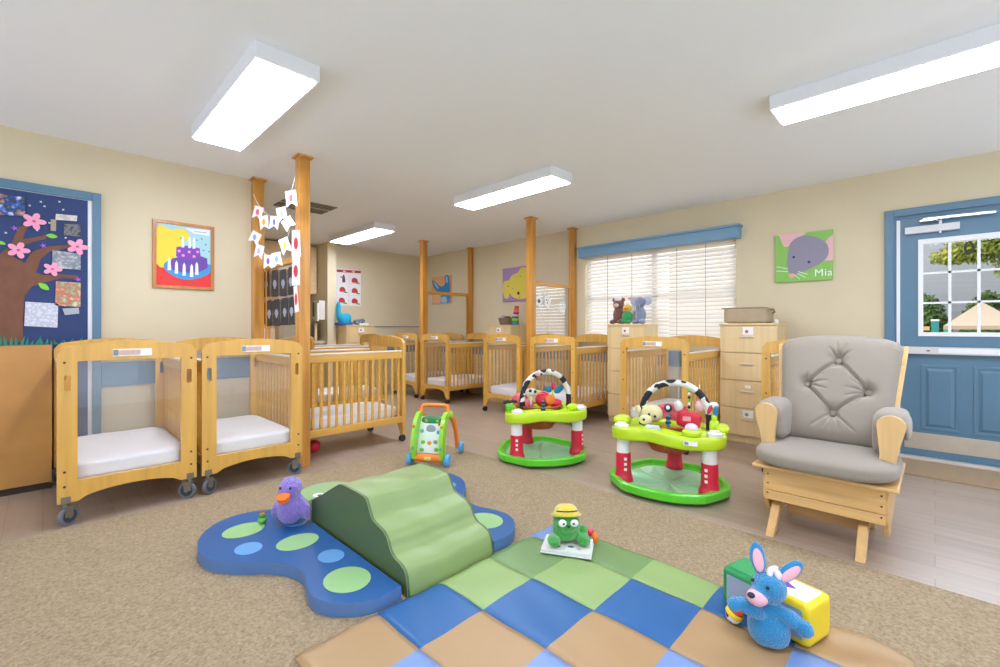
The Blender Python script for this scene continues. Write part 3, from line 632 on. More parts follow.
# poster on the back wall
t = thing('instruction_poster', 'white poster with red header and red picture grid on the back wall', 'poster', (0, 7.0, 0))
PS = lambda x, y: (330+x/8.35, 260+y/8.35)
def bw(bd, pts, mi, d, smooth=False, f=PS, y=7.0):
    P = [WL(*f(*p), y) for p in pts]
    if smooth: P = crom(P, 4)
    bd.mi = mi; bd.plate([P], lambda u, v: (u, -d, v), (0, .001, 0))
bd = B(); bw(bd, [(52, 70), (258, 85), (255, 382), (52, 378)], 0, .002); bw(bd, [(55, 78), (257, 90), (257, 112), (55, 100)], 1, .003)
for i in range(5): a = 70+38*i; bw(bd, [(a, 84+i*2.6), (a+22, 85.5+i*2.6), (a+22, 98+i*2.6), (a, 96+i*2.6)], 2 if i % 2 else 4, .004)
for (x, y, k) in [(110, 155, 0), (205, 172, 1), (103, 248, 1), (205, 258, 1), (98, 338, 1), (205, 344, 1)]:
    if k: bw(bd, [(x-24, y+12), (x-20, y-16), (x, y-24), (x+20, y-12), (x+26, y+14), (x, y+18)], 1, .004, True); bw(bd, [(x+8, y+12), (x+40, y+20), (x+42, y+30), (x+12, y+24)], 3, .0045, True)
    else: bw(bd, [(x-8, y+28), (x-6, y-20), (x+4, y-32), (x+12, y-18), (x+16, y+28)], 4, .004, True); bw(bd, [(x-24, y-20), (x-4, y-14), (x-4, y-4), (x-26, y-10)], 1, .0045)
for y in (190, 290): bw(bd, [(56, y), (256, y+8), (256, y+10), (56, y+2)], 5, .003)
bw(bd, [(156, 112), (159, 112), (157, 378), (154, 378)], 5, .003)
bd.obj('sheet', [flat('#ece8e8'), flat('#c2393c'), flat('#f0c8c4'), flat('#6fa04e'), flat('#4c4c5a'), flat('#e0b9ba')], t)

# ------------------------------------------------------------------ kitchen alcove
LAM = mat('alcove_laminate', '#d9b98b', .4, .05, (3, 3, 20))
t = thing('wall_cabinet', 'tan upper kitchen cabinets on the alcove back wall', 'cabinet', (0, 7.17, 1.63))
B().bx(1.44, 3.09, 0, .32, 0, .78).obj('body', LAM, t, bev=.003)
for i in range(4): B().bx(1.43+.417*i, 1.43+.417*(i+1)-.006, -.018, 0, .01, .77).obj('door', LAM, t, bev=.003)
t = thing('base_cabinet', 'light kitchen base cabinets along the alcove back wall', 'cabinet', (0, 6.92, 0))
B().bx(1.44, 3.09, .01, .56, 0, .84).obj('body', MAPLE, t)
for i in range(4): B().bx(1.43+.417*i, 1.43+.417*(i+1)-.006, -.018, 0, .1, .83).obj('door', MAPLE, t, bev=.003)
tag(B().bx(1.43, 3.10, 6.88, 7.49, .845, .885).obj('worktop', mat('worktop_laminate', '#c8bfae', .35), bev=.004), 'pale worktop over the alcove base cabinets', 'worktop')
t = thing('microwave_oven', 'black countertop microwave in the alcove right of the near post', 'microwave', (2.78, 7.0, .885))
B().bx(-.27, .24, 0, .34, .01, .28).obj('body', mat('microwave_body', '#3a3937', .4), t, bev=.006)
B().bx(-.25, .12, -.012, 0, .03, .26).obj('door', mat('microwave_glass', '#1b1c22', .12), t, bev=.004)
B().bx(.205, .245, -.02, .0, .01, .28).obj('side_trim', MAPLE, t, bev=.003)
t = thing('paper_towel_block', 'white paper towel block standing on the alcove worktop', 'paper', (2.36, 7.05, .885))
B().bx(-.10, .06, 0, .14, 0, .20).obj('towels', PAPER, t, bev=.01); B().bx(-.105, .065, -.005, .145, 0, .015).obj('tray', STEEL, t)
t = thing('folder_rack', 'white folder rack hanging on the alcove side wall', 'rack', (3.108, 6.98, 1.22))
dd = B(); dd.bx(-.10, 0, -.10, .12, 0, .30); dd.mi = 1; dd.bx(-.112, -.10, .06, .11, .05, .28); dd.obj('casing', [mat('dispenser_white', '#ddd6cc', .4), flat('#6a5f50')], t, bev=.01)
dd = B(); dd.quadbox([(-.12, -.10, -.02), (-.10, -.10, -.02), (-.10, .0, -.02), (-.12, .0, -.02), (-.12, -.09, .26), (-.10, -.09, .26), (-.10, -.06, .26), (-.12, -.06, .26)]); dd.obj('hanging_sheet', PAPER, t)

# ------------------------------------------------------------------ ceiling fixtures and vent
DIFF = emis('diffuser_glow', '#f2f9ff', 25.0)
DIFF.node_tree.nodes['Principled BSDF'].inputs['Emission Color'].default_value = (.90, .965, 1.12, 1)
HOUS = mat('fixture_housing', '#e4e4e4', .5)
def fixture(x0, x1, y0, y1, label):
    cx, cy = (x0+x1)/2, (y0+y1)/2; hx, hy = (x1-x0)/2, (y1-y0)/2
    t = thing('ceiling_light', label, 'ceiling light', (cx, cy, CEIL), 0, 'boxy ceiling lights')
    B().bx(-hx, hx, -hy, hy, -.082, 0).obj('housing', HOUS, t, bev=.004)
    B().bx(-hx+.018, hx-.018, -hy+.018, hy-.018, -.090, -.078).obj('diffuser', DIFF, t, bev=.003)
fixture(.69, 1.0, 2.27, 3.56, 'ceiling light at upper left, above the left cribs')
fixture(2.94, 3.235, 2.27, 3.55, 'ceiling light in the middle, above the activity centres')
fixture(2.95, 3.235, -.62, .69, 'ceiling light at upper right, above the glider chair')
fixture(2.93, 3.235, 5.08, 6.36, 'small looking ceiling light at the far end, before the alcove')
fixture(.69, 1.0, -.62, .69, 'ceiling light above the camera')
t = thing('ceiling_vent', 'dark brown two-row return grille in the ceiling behind the near post', 'vent', (2.03, 4.98, CEIL))
VD = mat('grille_dark', '#8a7d6a', .6)
for k, (a, c) in enumerate(((-.2, -.03), (.03, .2))):
    g = B()
    for i in range(11): xx = -.26+.52*i/10; g.bx(xx-.004, xx+.004, a, c, -.012, -.001)
    g.bx(-.27, .27, a, a+.012, -.012, 0); g.bx(-.27, .27, c-.012, c, -.012, 0); g.bx(-.27, .27, a, c, -.003, -.001)
    g.obj('grille', VD, t)
B().bx(-.285, .285, -.215, .215, -.001, -.0).obj('frame', CEILM, t)

# ------------------------------------------------------------------ checkered mat
E_X = [.575, .87, 1.16, 1.45, 1.745, 1.975]; E_Y = [1.495, 1.22, .92, .63, .335, .045]
MCOL = [mat('mat_tan', '#ab8a61', .42, .02, (4, 4, 4), .15, 9), mat('mat_blue', '#215e98', .42, .03, (4, 4, 4), .15, 9), mat('mat_light_green', '#8fa968', .42, .02, (4, 4, 4), .15, 9), mat('mat_dark_green', '#6f8e56', .42, .02, (4, 4, 4), .15, 9), mat('mat_light_blue', '#7490c2', .42, .02, (4, 4, 4), .15, 9)]
t = thing('folding_play_mat', 'checkered tan, blue and green padded mat lying in the foreground', 'mat', (1.275, .77, .006))
def mz(x, y, e):
    z = .026-.012*max(0, 1-e/.05)**2
    dx = min(abs(x-a) for a in E_X[1:-1])
    z -= .0035*math.exp(-(dx/.008)**2)+.0015*math.exp(-(min(abs(y-a) for a in E_Y[1:-1])/.006)**2)
    z += .0022*sin(x*9+y*17)+.0015*sin(x*31-y*12+1.7)
    return z
K = 12
for i in range(5):
    seg = B()
    for j in range(5):
        seg.mi = (i-j) % 5
        xa, xb, ya, yb = E_X[i], E_X[i+1], E_Y[j+1], E_Y[j]
        if not seg.bm.verts: pass
        def fn(u, v):
            x = xa+(xb-xa)*u; y = ya+(yb-ya)*v; e = min(x-E_X[0], E_X[-1]-x, y-E_Y[-1], E_Y[0]-y)
            wv = 0
            if y < .4 and x > 1.5: wv = .012*sin((x*.9+y*.5)*38)*max(0, 1-e/.25)*min(1, (.4-y)/.2)
            return (x-1.275, y-.77, mz(x, y, e)+wv)
        seg.grid(fn, K, K)
    bmesh.ops.remove_doubles(seg.bm, verts=seg.bm.verts, dist=1e-5)
    be = [e for e in seg.bm.edges if e.is_boundary]
    g = bmesh.ops.extrude_edge_only(seg.bm, edges=be)
    for v in g['geom']:
        if isinstance(v, bmesh.types.BMVert): v.co.z = 0
    seg.obj('panel', MCOL, t, smooth=True)

# ------------------------------------------------------------------ butterfly mat and climber
WBL = mat('foam_blue', '#215892', .4, .03, (4, 4, 4)); WSD = mat('foam_side_blue', '#5478a8', .45, .03, (4, 4, 4)); SPG = mat('foam_spot_green', '#93bd80', .42); SPB = mat('foam_spot_blue', '#6098cc', .42)
BG = mat('foam_pale_green', '#8fb37c', .42)
t = thing('foam_butterfly_mat', 'blue foam butterfly mat with green and blue spots around the climber', 'mat', (1.26, 2.1, .006))
wl = [(1.0, 1.525), (.905, 1.518), (.83, 1.545), (.755, 1.62), (.722, 1.71), (.74, 1.81), (.765, 1.9), (.75, 2.0), (.69, 2.1), (.60, 2.185), (.52, 2.31), (.505, 2.46), (.555, 2.62), (.66, 2.73), (.785, 2.752), (.885, 2.71), (1.0, 2.62)]
def wing(sx):
    P = [((x-1.26)*sx, y-2.1) for x, y in wl]; C_ = crom(P, 4, False)
    b_ = B(); b_.mi = 1; b_.plate([C_], lambda u, v: (u, v, 0), (0, 0, .055))
    for f in b_.bm.faces:
        if f.calc_center_median().z > .05: f.material_index = 0
    return b_.obj('wing', [WBL, WSD], t, bev=.009, seg=3)
for sx in (1, -1):
    wg = wing(sx)
    for (x, y, rx, ry, mi_) in [(.722, 2.517, .098, .072, SPG), (.678, 2.293, .058, .056, SPB), (.865, 2.195, .098, .07, SPG), (.916, 1.95, .056, .055, SPB), (.878, 1.722, .092, .088, SPG), (.945, 2.44, .06, .06, SPB)]:
        B().plate([circ((x-.008-1.26)*sx, y-2.1, rx*.98, ry*1.16, 28)], lambda u, v: (u, v, .0555), (0, 0, .0012)).obj('spot', mi_, wg)
hd = B().plate([circ(0, .65, .17, .17, 36)], lambda u, v: (u, v, 0), (0, 0, .055)).obj('head', BG, t, bev=.009, seg=3)
for sx in (-1, 1):
    e_ = B(); e_.plate([circ(sx*.075, .62, .032, .032, 18)], lambda u, v: (u, v, .0555), (0, 0, .001)); e_.mi = 1; e_.plate([circ(sx*.072, .605, .015, .015, 14)], lambda u, v: (u, v, .0566), (0, 0, .001)); e_.obj('eye', [PAPER, flat('#34406a')], hd)
t = thing('foam_climber', 'pale green foam wedge with wavy slide front on the blue mat', 'climber', (1.26, 2.1, .006))
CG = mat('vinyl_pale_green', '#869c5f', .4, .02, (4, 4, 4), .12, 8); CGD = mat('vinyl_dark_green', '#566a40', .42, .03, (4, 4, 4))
prof = crom([(2.42, .15), (2.30, .21), (2.13, .30), (2.08, .318), (1.98, .322), (1.86, .318), (1.83, .30), (1.806, .262), (1.785, .236), (1.745, .224), (1.695, .212), (1.66, .186), (1.64, .152), (1.612, .130), (1.565, .119), (1.53, .10), (1.515, .06), (1.508, .0)], 4, False)
HWC = .242
cc = B(); n = len(prof); nx = 16
def cf(u, v):
    k = v*(n-1); i = min(n-2, int(k)); f_ = k-i; y = prof[i][0]*(1-f_)+prof[i+1][0]*f_; z = prof[i][1]*(1-f_)+prof[i+1][1]*f_
    x = -HWC+2*HWC*u; sag = sin(pi*u)
    z2 = z-.006*sag*(1 if z > .03 else 0)+(.004*sin(x*30+y*20)*sag if z > .05 else 0)
    return (x, y-2.1, max(0, z2))
cc.grid(cf, nx, n-1)
cc.bm.verts.ensure_lookup_table()
cc.bx(-HWC, HWC, 2.42-2.1, 2.44-2.1, 0, .15); 
cc.obj('padded_slide', CG, t, smooth=True)
for sx in (-1, 1):
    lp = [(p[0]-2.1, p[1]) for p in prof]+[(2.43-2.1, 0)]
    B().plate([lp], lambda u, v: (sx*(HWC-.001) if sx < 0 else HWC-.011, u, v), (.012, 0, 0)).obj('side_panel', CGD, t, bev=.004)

# ------------------------------------------------------------------ glider chair (faces -x)
t = thing('glider_chair', 'wooden glider chair with tufted grey cushions near the blue door', 'chair', (2.67, .415, 0))
for sy in (-1, 1):
    g = B(); y = sy*.185+.02
    g.plate([[(-.02, 0), (.025, 0), (.15, .095), (.40, .095), (.47, 0), (.515, 0), (.48, .13), (.42, .155), (.19, .155), (.115, .13)]], lambda u, v: (u, y-.02, v), (0, .04, 0)); g.obj('leg', GLIDX, t, bev=.004)
B().bx(.20, .225, -.17, .17, .07, .14).bx(.36, .385, -.17, .17, .07, .14).obj('stretcher', mat('stretcher_board', '#b98f5a', .45, .08, (20, 3, 20)), t, bev=.003)
sb = B(); sb.bx(.08, .10, -.25, .25, .215, .335); sb.bx(.074, .106, -.25, .25, .165, .213)
sb.mi = 1
for y in (-.235, .235):
    for z in (.20, .25, .30): sb.cyl((.072 if z < .21 else .078, y, z), (.082, y, z), .005, n=8)
sb.obj('front_apron', [GLID, BRASS], t, bev=.003)
for sy in (-1, 1):
    y = sy*.25
    B().plate([[(.09, .335), (.60, .335), (.60, .20), (.50, .13), (.30, .12), (.20, .095), (.14, .095), (.09, .17)]], lambda u, v: (u, y-.011, v), (0, .022, 0)).obj('side_apron', GLIDX, t, bev=.003)
B().bx(.03, .62, -.30, .30, .336, .356).obj('seat_platform', GLID, t, bev=.006)
def sc(q):
    q.z += -.006*math.exp(-((q.x)/.15)**2-((q.y)/.2)**2)*(q.z > 0)
    return q
B().sel((.245, .002, .408), (.29, .303, .056), 3.4, k=16, fn=sc).obj('seat_cushion', GREYF, t, smooth=True)
# reclined back: frame coordinates v = height along the back, u = across
def bp(u, v, d=0):      # u -1..1, v 0..1, d = forward offset
    x = .44+.26*v; z = .43+.565*v; hw = .235+.058*v
    x -= d*.91; z += d*.42
    return Vector((x, u*hw, z))
buttons = []
for px, py in ((839.4, 366), (807.7, 387.4), (868.5, 395), (833.6, 416)):
    r_ = ray(px, py)
    best = None
    for i in range(60):
        for j in range(60):
            q = bp(-.95+1.9*i/59, j/59*1.05, .06); P3 = Vector((q.x+2.67, q.y+.415, q.z-CH)); d_ = P3.cross(Vector(r_)).length/P3.length
            if best is None or d_ < best[0]: best = (d_, -.95+1.9*i/59, j/59*1.05)
    buttons.append(best[1:])
def seg_d(p, a, b_):
    a = Vector(a); b_ = Vector(b_); p = Vector(p); ab = b_-a; tt = max(0, min(1, (p-a).dot(ab)/ab.length_squared)); return (p-a-ab*tt).length, tt
BT, BLf, BRt, BB = buttons
creases = [(BT, BLf), (BT, BRt), (BB, BLf), (BB, BRt)]
outl = [(BT, (BT[0]-.2, BT[1]+.16)), (BLf, (-0, 0)), ]
rays_ = []
for bq, fan in zip(buttons, (((55, .3), (85, .35), (112, .35), (140, .3), (225, .2), (310, .2)), ((150, .38), (172, .42), (195, .42), (222, .5), (100, .22)), ((30, .38), (5, .42), (-18, .42), (-45, .5), (80, .22)), ((215, .55), (245, .35), (275, .38), (300, .35), (325, .5)))):
    for a_, ln in fan: rays_.append((bq, (bq[0]+ln*cos(R(a_)), bq[1]+ln*.5*sin(R(a_)))))
def puff(u, v):
    vv = v
    e = max(0, 1-abs(u)**6)*max(0, 1-abs(2*min(1, max(0, vv/1.0))-1)**7)
    d = .03+.085*e**.45
    for bq in buttons: dd_ = math.hypot((u-bq[0])*.27, (v-bq[1])*.57); d -= .036*math.exp(-(dd_/.032)**2)
    for a, c in creases: l, tt = seg_d(((u)*.27, v*.57), (a[0]*.27, a[1]*.57), (c[0]*.27, c[1]*.57)); d -= .019*math.exp(-(l/.008)**2)
    for a, c in rays_:
        l, tt = seg_d(((u)*.27, v*.57), (a[0]*.27, a[1]*.57), (c[0]*.27, c[1]*.57)); d -= .013*(1-tt)**.7*math.exp(-(l/.006)**2)
    return d
def vmap(u, v): return v*(1.0+.055*(1-u*u)) + (-.02*abs(u)**8*(1 if v > .9 else 0))
bc = B(); NU, NV = 130, 150
bc.grid(lambda a, c: bp((2*a-1)*(1-.05*(max(0, c-.93)/.07)**2), vmap(2*a-1, c), puff(2*a-1, c)), NU, NV)
bc.grid(lambda a, c: bp((2*a-1)*(1-.05*(max(0, c-.93)/.07)**2), vmap(2*a-1, c), .012), NU, NV)
bmesh.ops.recalc_face_normals(bc.bm, faces=bc.bm.faces)
be = [e for e in bc.bm.edges if e.is_boundary]
bmesh.ops.bridge_loops(bc.bm, edges=be)
bcush = bc.obj('back_cushion', GREYF, t, smooth=True)
for bq in buttons:
    p = bp(bq[0], vmap(bq[0], bq[1]), max(.04, puff(*bq))+.034); M_ = Matrix.Rotation(R(-65), 4, 'Y')
    B().sel(p, (.019, .019, .011), 2.2, M_, 6).obj('button', GREYF, bcush, smooth=True)
for sy in (-1, 1):
    g = B(); P = [bp(sy*1.03, v) for v in [0-.12, .2, .5, .8, .94, .985]]
    for p, q in zip(P, P[1:]):
        w_ = .012; g.quadbox([p+Vector((-.02, -w_, 0)), p+Vector((.03, -w_, 0)), p+Vector((.03, w_, 0)), p+Vector((-.02, w_, 0)), q+Vector((-.02, -w_, 0)), q+Vector((.03, -w_, 0)), q+Vector((.03, w_, 0)), q+Vector((-.02, w_, 0))])
    g.obj('back_post', GLIDZ, t, bev=.004)
g = B()
for i in range(10):
    a, c = -1+2*i/10, -1+2*(i+1)/10; p, q = bp(a, vmap(a, .97)), bp(c, vmap(c, .97)); z = Vector((0, 0, .05)); x = Vector((.02, 0, 0))
    g.quadbox([p, p+x, q+x, q, p-z, p-z+x, q-z+x, q-z])
for a in (-.6, -.2, .2, .6): g.quadbox([bp(a-.04, 0), bp(a-.04, 0)+Vector((.012, 0, 0)), bp(a+.04, 0)+Vector((.012, 0, 0)), bp(a+.04, 0), bp(a-.04, .95), bp(a-.04, .95)+Vector((.012, 0, 0)), bp(a+.04, .95)+Vector((.012, 0, 0)), bp(a+.04, .95)])
g.obj('back_frame', GLIDZ, t)
for sy in (-1, 1):
    o_ = 0
    ar = thing('arm', '', '', (0, 0, 0)); 
    for k_ in ('label', 'category'): del ar[k_]
    ar.parent = t
    g = B(); i0, o0 = .222*sy, .275*sy
    lp = [(sy*.215, .356), (sy*.270, .356), (sy*.292, .50), (sy*.318, .61)]+[(sy*(.265+.055*cos(a)), .62+.05*sin(a)) for a in [pi*k/8 for k in range(0, 9)]]+[(sy*.212, .60), (sy*.222, .48)]
    g.plate([lp], lambda u, v: (.155, u, v), (.028, 0, 0)); g.obj('arm_support', GLIDZ, ar, bev=.004)
    B().bx(.18, .50, min(sy*.22, sy*.31), max(sy*.22, sy*.31), .615, .635).obj('arm_rest', GLIDX, ar, bev=.004)
    B().bx(.44, .47, min(sy*.25, sy*.275), max(sy*.25, sy*.275), .356, .62).obj('rear_support', GLIDZ, ar, bev=.003)
    def ap_(q):
        k = 1+.05*sin(q.z*160+q.y*90)*max(0, (-q.x/.16)-.55); return Vector((q.x, q.y*k, q.z*k))
    cpd = B(); cpd.sel((.36, sy*.262, .632), (.175, .062, .044), 3.2, k=14, fn=ap_); cpd.sel((.36, sy*.218, .56), (.17, .034, .10), 3.6, k=10); cpd.sel((.345, sy*.318, .59), (.15, .016, .05), 3, k=8)
    cpd.obj('arm_pad', GREYF, ar, smooth=True, remesh=.007)

# ------------------------------------------------------------------ activity centres
LIME = mat('lime_plastic', '#bfe021', .3, coat=.3); GREENP = mat('green_plastic', '#5ccb2c', .32, coat=.3); GRIN = mat('pale_green_pan', '#a6dfb2', .3, coat=.3)
RED = mat('red_plastic', '#d6253f', .35); WPL = mat('white_plastic', '#ecebe8', .35); TEAL = mat('teal_fabric', '#1b7fa6', .6); DGR = flat('#1f2a33'); ORG = flat('#ef7f2a'); YEL = flat('#efd648'); CREAM = mat('cream_plush', '#e3d9a2', .9, bump=.4, bs=200); REDF = mat('red_pattern_fabric', '#c93b4a', .8, 0, (25, 25, 25), col2='#e77d86')
BRF = mat('rust_pattern_fabric', '#9c3a22', .8, 0, (30, 30, 30), col2='#c2683c')
COW = bpy.data.materials.new('cow_spot_fabric'); COW.use_nodes = True
N = COW.node_tree.nodes; L = COW.node_tree.links; b = N['Principled BSDF']; b.inputs['Roughness'].default_value = .85
tc = N.new('ShaderNodeTexCoord'); nz = N.new('ShaderNodeTexVoronoi'); nz.inputs['Scale'].default_value = 13; L.new(tc.outputs['Object'], nz.inputs[0])
cr = N.new('ShaderNodeValToRGB'); cr.color_ramp.interpolation = 'CONSTANT'; e = cr.color_ramp.elements; e[0].color = lin('#23252b'); e[1].position = .52; e[1].color = lin('#dedbd3'); L.new(nz.outputs['Distance'], cr.inputs[0]); L.new(cr.outputs[0], b.inputs['Base Color'])
def roundpoly(P, q=.22):
    o = []
    for i in range(len(P)):
        a, b_, c = Vector(P[i-1]), Vector(P[i]), Vector(P[(i+1) % len(P)]); s0, s1 = b_+(a-b_)*q, b_+(c-b_)*q
        o += [tuple(s0), tuple(s0*.25+b_*.5+s1*.25), tuple(s1), tuple(s1*.5+(b_+(c-b_)*(1-q))*.5)]
    return o
BASEP = roundpoly([(-.385, -.12), (-.245, -.325), (-.06, -.38), (.10, -.38), (.26, -.32), (.39, -.10), (.37, .06), (.20, .36), (-.20, .36), (-.37, .06)])
TRAYP = crom([(-.36, -.12), (-.33, -.22), (-.23, -.275), (-.10, -.27), (.02, -.30), (.14, -.285), (.25, -.25), (.345, -.20), (.375, -.10), (.33, .03), (.26, .14), (.17, .27), (.03, .33), (-.12, .30), (-.24, .17), (-.31, .03)], 4)
def activity_centre(label, loc, rz, variant):
    t = thing('activity_centre', label, 'baby activity centre', loc, rz, 'baby activity centres on saucer bases')
    n = len(BASEP); bb_ = B()
    def ring(s, z): return [bb_.bm.verts.new((x*s, y*s, z)) for x, y in BASEP]
    R_ = [ring(.86, .006), ring(.96, .018), ring(1.0, .03), ring(1.0, .072), ring(.97, .08), ring(.90, .078), ring(.86, .055), ring(.80, .045)]
    fl = []; 
    bb_.bm.faces.new(R_[0][::-1])
    for a, c in zip(R_, R_[1:]):
        for k in range(n): bb_.bm.faces.new((a[k], a[(k+1) % n], c[(k+1) % n], c[k]))
    base = None
    inner = R_[-1]; bb_.mi = 1
    # radial fluted pan
    prev = inner
    for s in (.6, .4, .2, .08):
        cur = [bb_.bm.verts.new((BASEP[k][0]*s, BASEP[k][1]*s, .022+.02*s*s+(.020 if k % 4 < 2 else -.008)*s)) for k in range(n)]
        bb_._f([bb_.bm.faces.new((prev[k], prev[(k+1) % n], cur[(k+1) % n], cur[k])) for k in range(n)]); prev = cur
    bb_._f([bb_.bm.faces.new(prev)])
    base = bb_.obj('saucer_base', [GREENP, GRIN], t, smooth=False, bev=.003)
    B().bx(-.03, .03, -.372, -.35, .034, .058).obj('latch_recess', flat('#2c6d1a'), base)
    for k, (x, y) in enumerate(((-.27, -.157), (.27, -.157), (0, .31))):
        lg = B(); lg.lathe([(.044, .04), (.044, .345)], (x, y, 0), 20); l_ = lg.obj('leg', WPL, t, smooth=False, bev=.003)
        cl_ = B(); cl_.lathe([(.066, .04), (.064, .065), (.055, .09), (.052, .12), (.050, .235), (.046, .237)], (x, y, 0), 24)
        if k < 2:
            cl_.mi = 1; sx = -1 if k == 0 else 1
            for z in (.13, .165, .20):
                a = -pi/2+(-.35 if (k == 0) == (variant == 1) else .5); c3 = Vector((x+.050*cos(a), y+.050*sin(a), z)); cl_.cb(c3, (.004, .018, .018), rz=a)
        cl_.obj('leg_sleeve', [RED, WPL], l_, smooth=False)
    n = len(TRAYP); tb = B()
    def tr_(s, z, ox=.0): return [tb.bm.verts.new((x*s*.975+ox, y*s*.975, z+(.012*sin(3*math.atan2(y, x)+1)))) for x, y in TRAYP]
    T_ = [tr_(.94, .335), tr_(.985, .340), tr_(1, .352), tr_(1, .405), tr_(.985, .417), tr_(.94, .422), tr_(.87, .412), tr_(.60, .415), tr_(.56, .425), tr_(.50, .42), tr_(.48, .38), tr_(.50, .345), tr_(.90, .345)]
    tb.mi = 0
    for a, c in zip(T_, T_[1:]+T_[:1]):
        for k in range(n): tb._f([tb.bm.faces.new((a[k], a[(k+1) % n], c[(k+1) % n], c[k]))])
    tray = tb.obj('play_tray', LIME, t, smooth=True)
    sb_ = B(); sb_.lathe([(.05, .235), (.12, .245), (.155, .30), (.17, .37), (.185, .425), (.20, .435), (.18, .44), (.16, .40), (.14, .31), (.10, .27), (.0, .265)], (.0, .03, 0), 28)
    seat = sb_.obj('seat', BRF, t, smooth=True)
    sb_ = B(); 
    for a in range(0, 181, 12): pass
    def bk(u, v):
        a = pi*.12+pi*.76*u; r = .17+.012*sin(pi*u); return (r*cos(a), .03+r*sin(a), .41+(.075+.05*sin(pi*u))*v)
    sb_.grid(bk, 18, 4); sb_.obj('seat_back', REDF if variant == 2 else CREAM, t, smooth=True, solid=.022)
    # cow spotted arch
    ar = []
    for k in range(25):
        a = pi*k/24; ar.append((.045-.215*cos(a)*(1+.10*sin(a)), -.02, .42+.297*sin(a)**.80))
    B().tube([(ar[0][0], -.02, .405)]+ar[1:-1]+[(ar[-1][0], -.02, .405)], .0225, 14).obj('toy_arch', COW, t, smooth=True)
    # tray stations
    for (x, y) in ((-.275, -.19), (.30, -.165)): g = B(); g.lathe([(.045, .41), (.047, .432), (.03, .434), (.028, .446), (.0, .447)], (x, y, 0), 20); g.obj('snack_cup', WPL, t, smooth=False)
    def post_(x, y, h, m, name='bead_post', r=.012):
        g = B(); g.cyl((x, y, .41), (x, y, .41+h), r); 
        g.mi = 1
        for k in range(3): g.lathe([(.01, -.008), (r+.006, -.004), (r+.006, .008), (.01, .012)], (x, y, .43+k*h/3.2), 12)
        return g
    if variant == 1:
        g = B(); g.sel((-.16, .06, .475), (.075, .06, .06), 2); g.sel((-.11, .0, .45), (.05, .04, .04), 2); g.obj('toy_pink_flower', REDF, t, remesh=.008)
        g = B(); g.sel((.03, .0, .48), (.07, .05, .065), 2.2); g.sel((.13, -.02, .45), (.06, .05, .035), 2.2); g.obj('toy_red_petal', RED, t, smooth=True)
        g = B(); g.lathe([(.02, -.012), (.042, -.01), (.045, 0), (.042, .01), (.02, .012)], (.065, -.06, .485), 16, Matrix.Rotation(pi/2, 4, 'X')); g.obj('toy_orange_ring', ORG, t, smooth=True)
        g = post_(-.055, -.19, .09, TEAL); g.obj('toy_bead_post', [TEAL, DGR], t)
        g = B(); g.sel((-.10, -.04, .555), (.05, .035, .032), 2); g.mi = 1
        for q in ((-.12, -.075, .57), (-.075, -.07, .56)): g.sel(q, .013, 2, k=4)
        g.mi = 0; g.cyl((-.10, -.04, .41), (-.10, -.04, .54), .008); g.obj('toy_panda_head', [mat('panda_white', '#dcdad2', .8), DGR], t, smooth=True)
        g = B(); g.sel((.09, .03, .56), (.036, .012, .026), 2, Matrix.Rotation(.5, 4, 'Y')); g.sel((.19, .03, .555), (.05, .012, .030), 2, Matrix.Rotation(-.5, 4, 'Y')); g.mi = 1; g.sel((.135, .025, .585), (.016, .014, .034), 2); g.mi = 2; g.cyl((.135, .03, .41), (.135, .03, .56), .009); g.obj('toy_butterfly', [TEAL, RED, LIME], t, smooth=True)
        g = B(); g.sel((-.31, -.08, .44), (.03, .03, .028), 2); g.sel((-.33, -.10, .46), .014); g.sel((-.29, -.10, .462), .014); g.obj('toy_frog', GREENP, t, smooth=True)
        g = B()
        for k in range(5): g.sel((-.335+.022*k, -.06, .485+.006*(k % 2)), (.016, .014, .014), 2, k=4)
        g.obj('toy_caterpillar', DGR, t, smooth=True)
        g = B(); g.sel((.22, -.16, .43), (.04, .035, .03), 2.4); g.obj('toy_lime_dome', LIME, t, smooth=True)
        for (x, z, m) in ((-.04, .705, '#e6aebb'), (.06, .722, '#e6e2e0')): B().sel((x, -.045, z), (.025, .02, .022), 2, k=5).obj('arch_toy', flat(m), t, smooth=True)
    else:
        g = B(); g.sel((-.10, -.05, .50), (.07, .05, .062), 2.2); g.sel((-.13, -.12, .465), (.045, .03, .035), 2); g.sel((-.19, -.06, .52), (.02, .014, .028), 2); g.mi = 1
        for q in ((-.135, -.148, .47), (-.11, -.10, .50), (-.07, -.105, .49)): g.sel(q, .009, 2, k=4)
        g.obj('toy_plush_giraffe', [CREAM, DGR], t, smooth=True)
        g = post_(.02, -.14, .10, TEAL); g.mi = 1; g.sel((.02, -.14, .56), (.026, .02, .028), 2, k=5); g.mi = 2; g.sel((.02, -.158, .566), (.012, .006, .014), 2, k=4); g.mi = 0; g.cyl((.02, -.14, .50), (.02, -.14, .55), .004, n=6); g.obj('toy_bead_post', [TEAL, DGR, WPL], t)
        g = B(); g.sel((.135, -.03, .475), (.075, .03, .055), 5, Matrix.Rotation(.15, 4, 'Y')); g.mi = 1; g.bx(.10, .15, -.064, -.060, .47, .50); g.obj('toy_red_book', [RED, flat('#f1a7b0')], t, smooth=False)
        g = B(); g.sel((.17, -.215, .43), (.055, .05, .028), 2.6); g.mi = 1; g.sel((.17, -.215, .455), (.04, .038, .034), 2); g.obj('toy_spinner_dome', [LIME, mat('lavender_plastic', '#d9cfe0', .3)], t, smooth=True)
        g = B(); g.sel((-.07, -.205, .43), (.045, .03, .02), 5); g.obj('toy_grey_button', mat('silver_plastic', '#c9cdd2', .3), t, smooth=True)
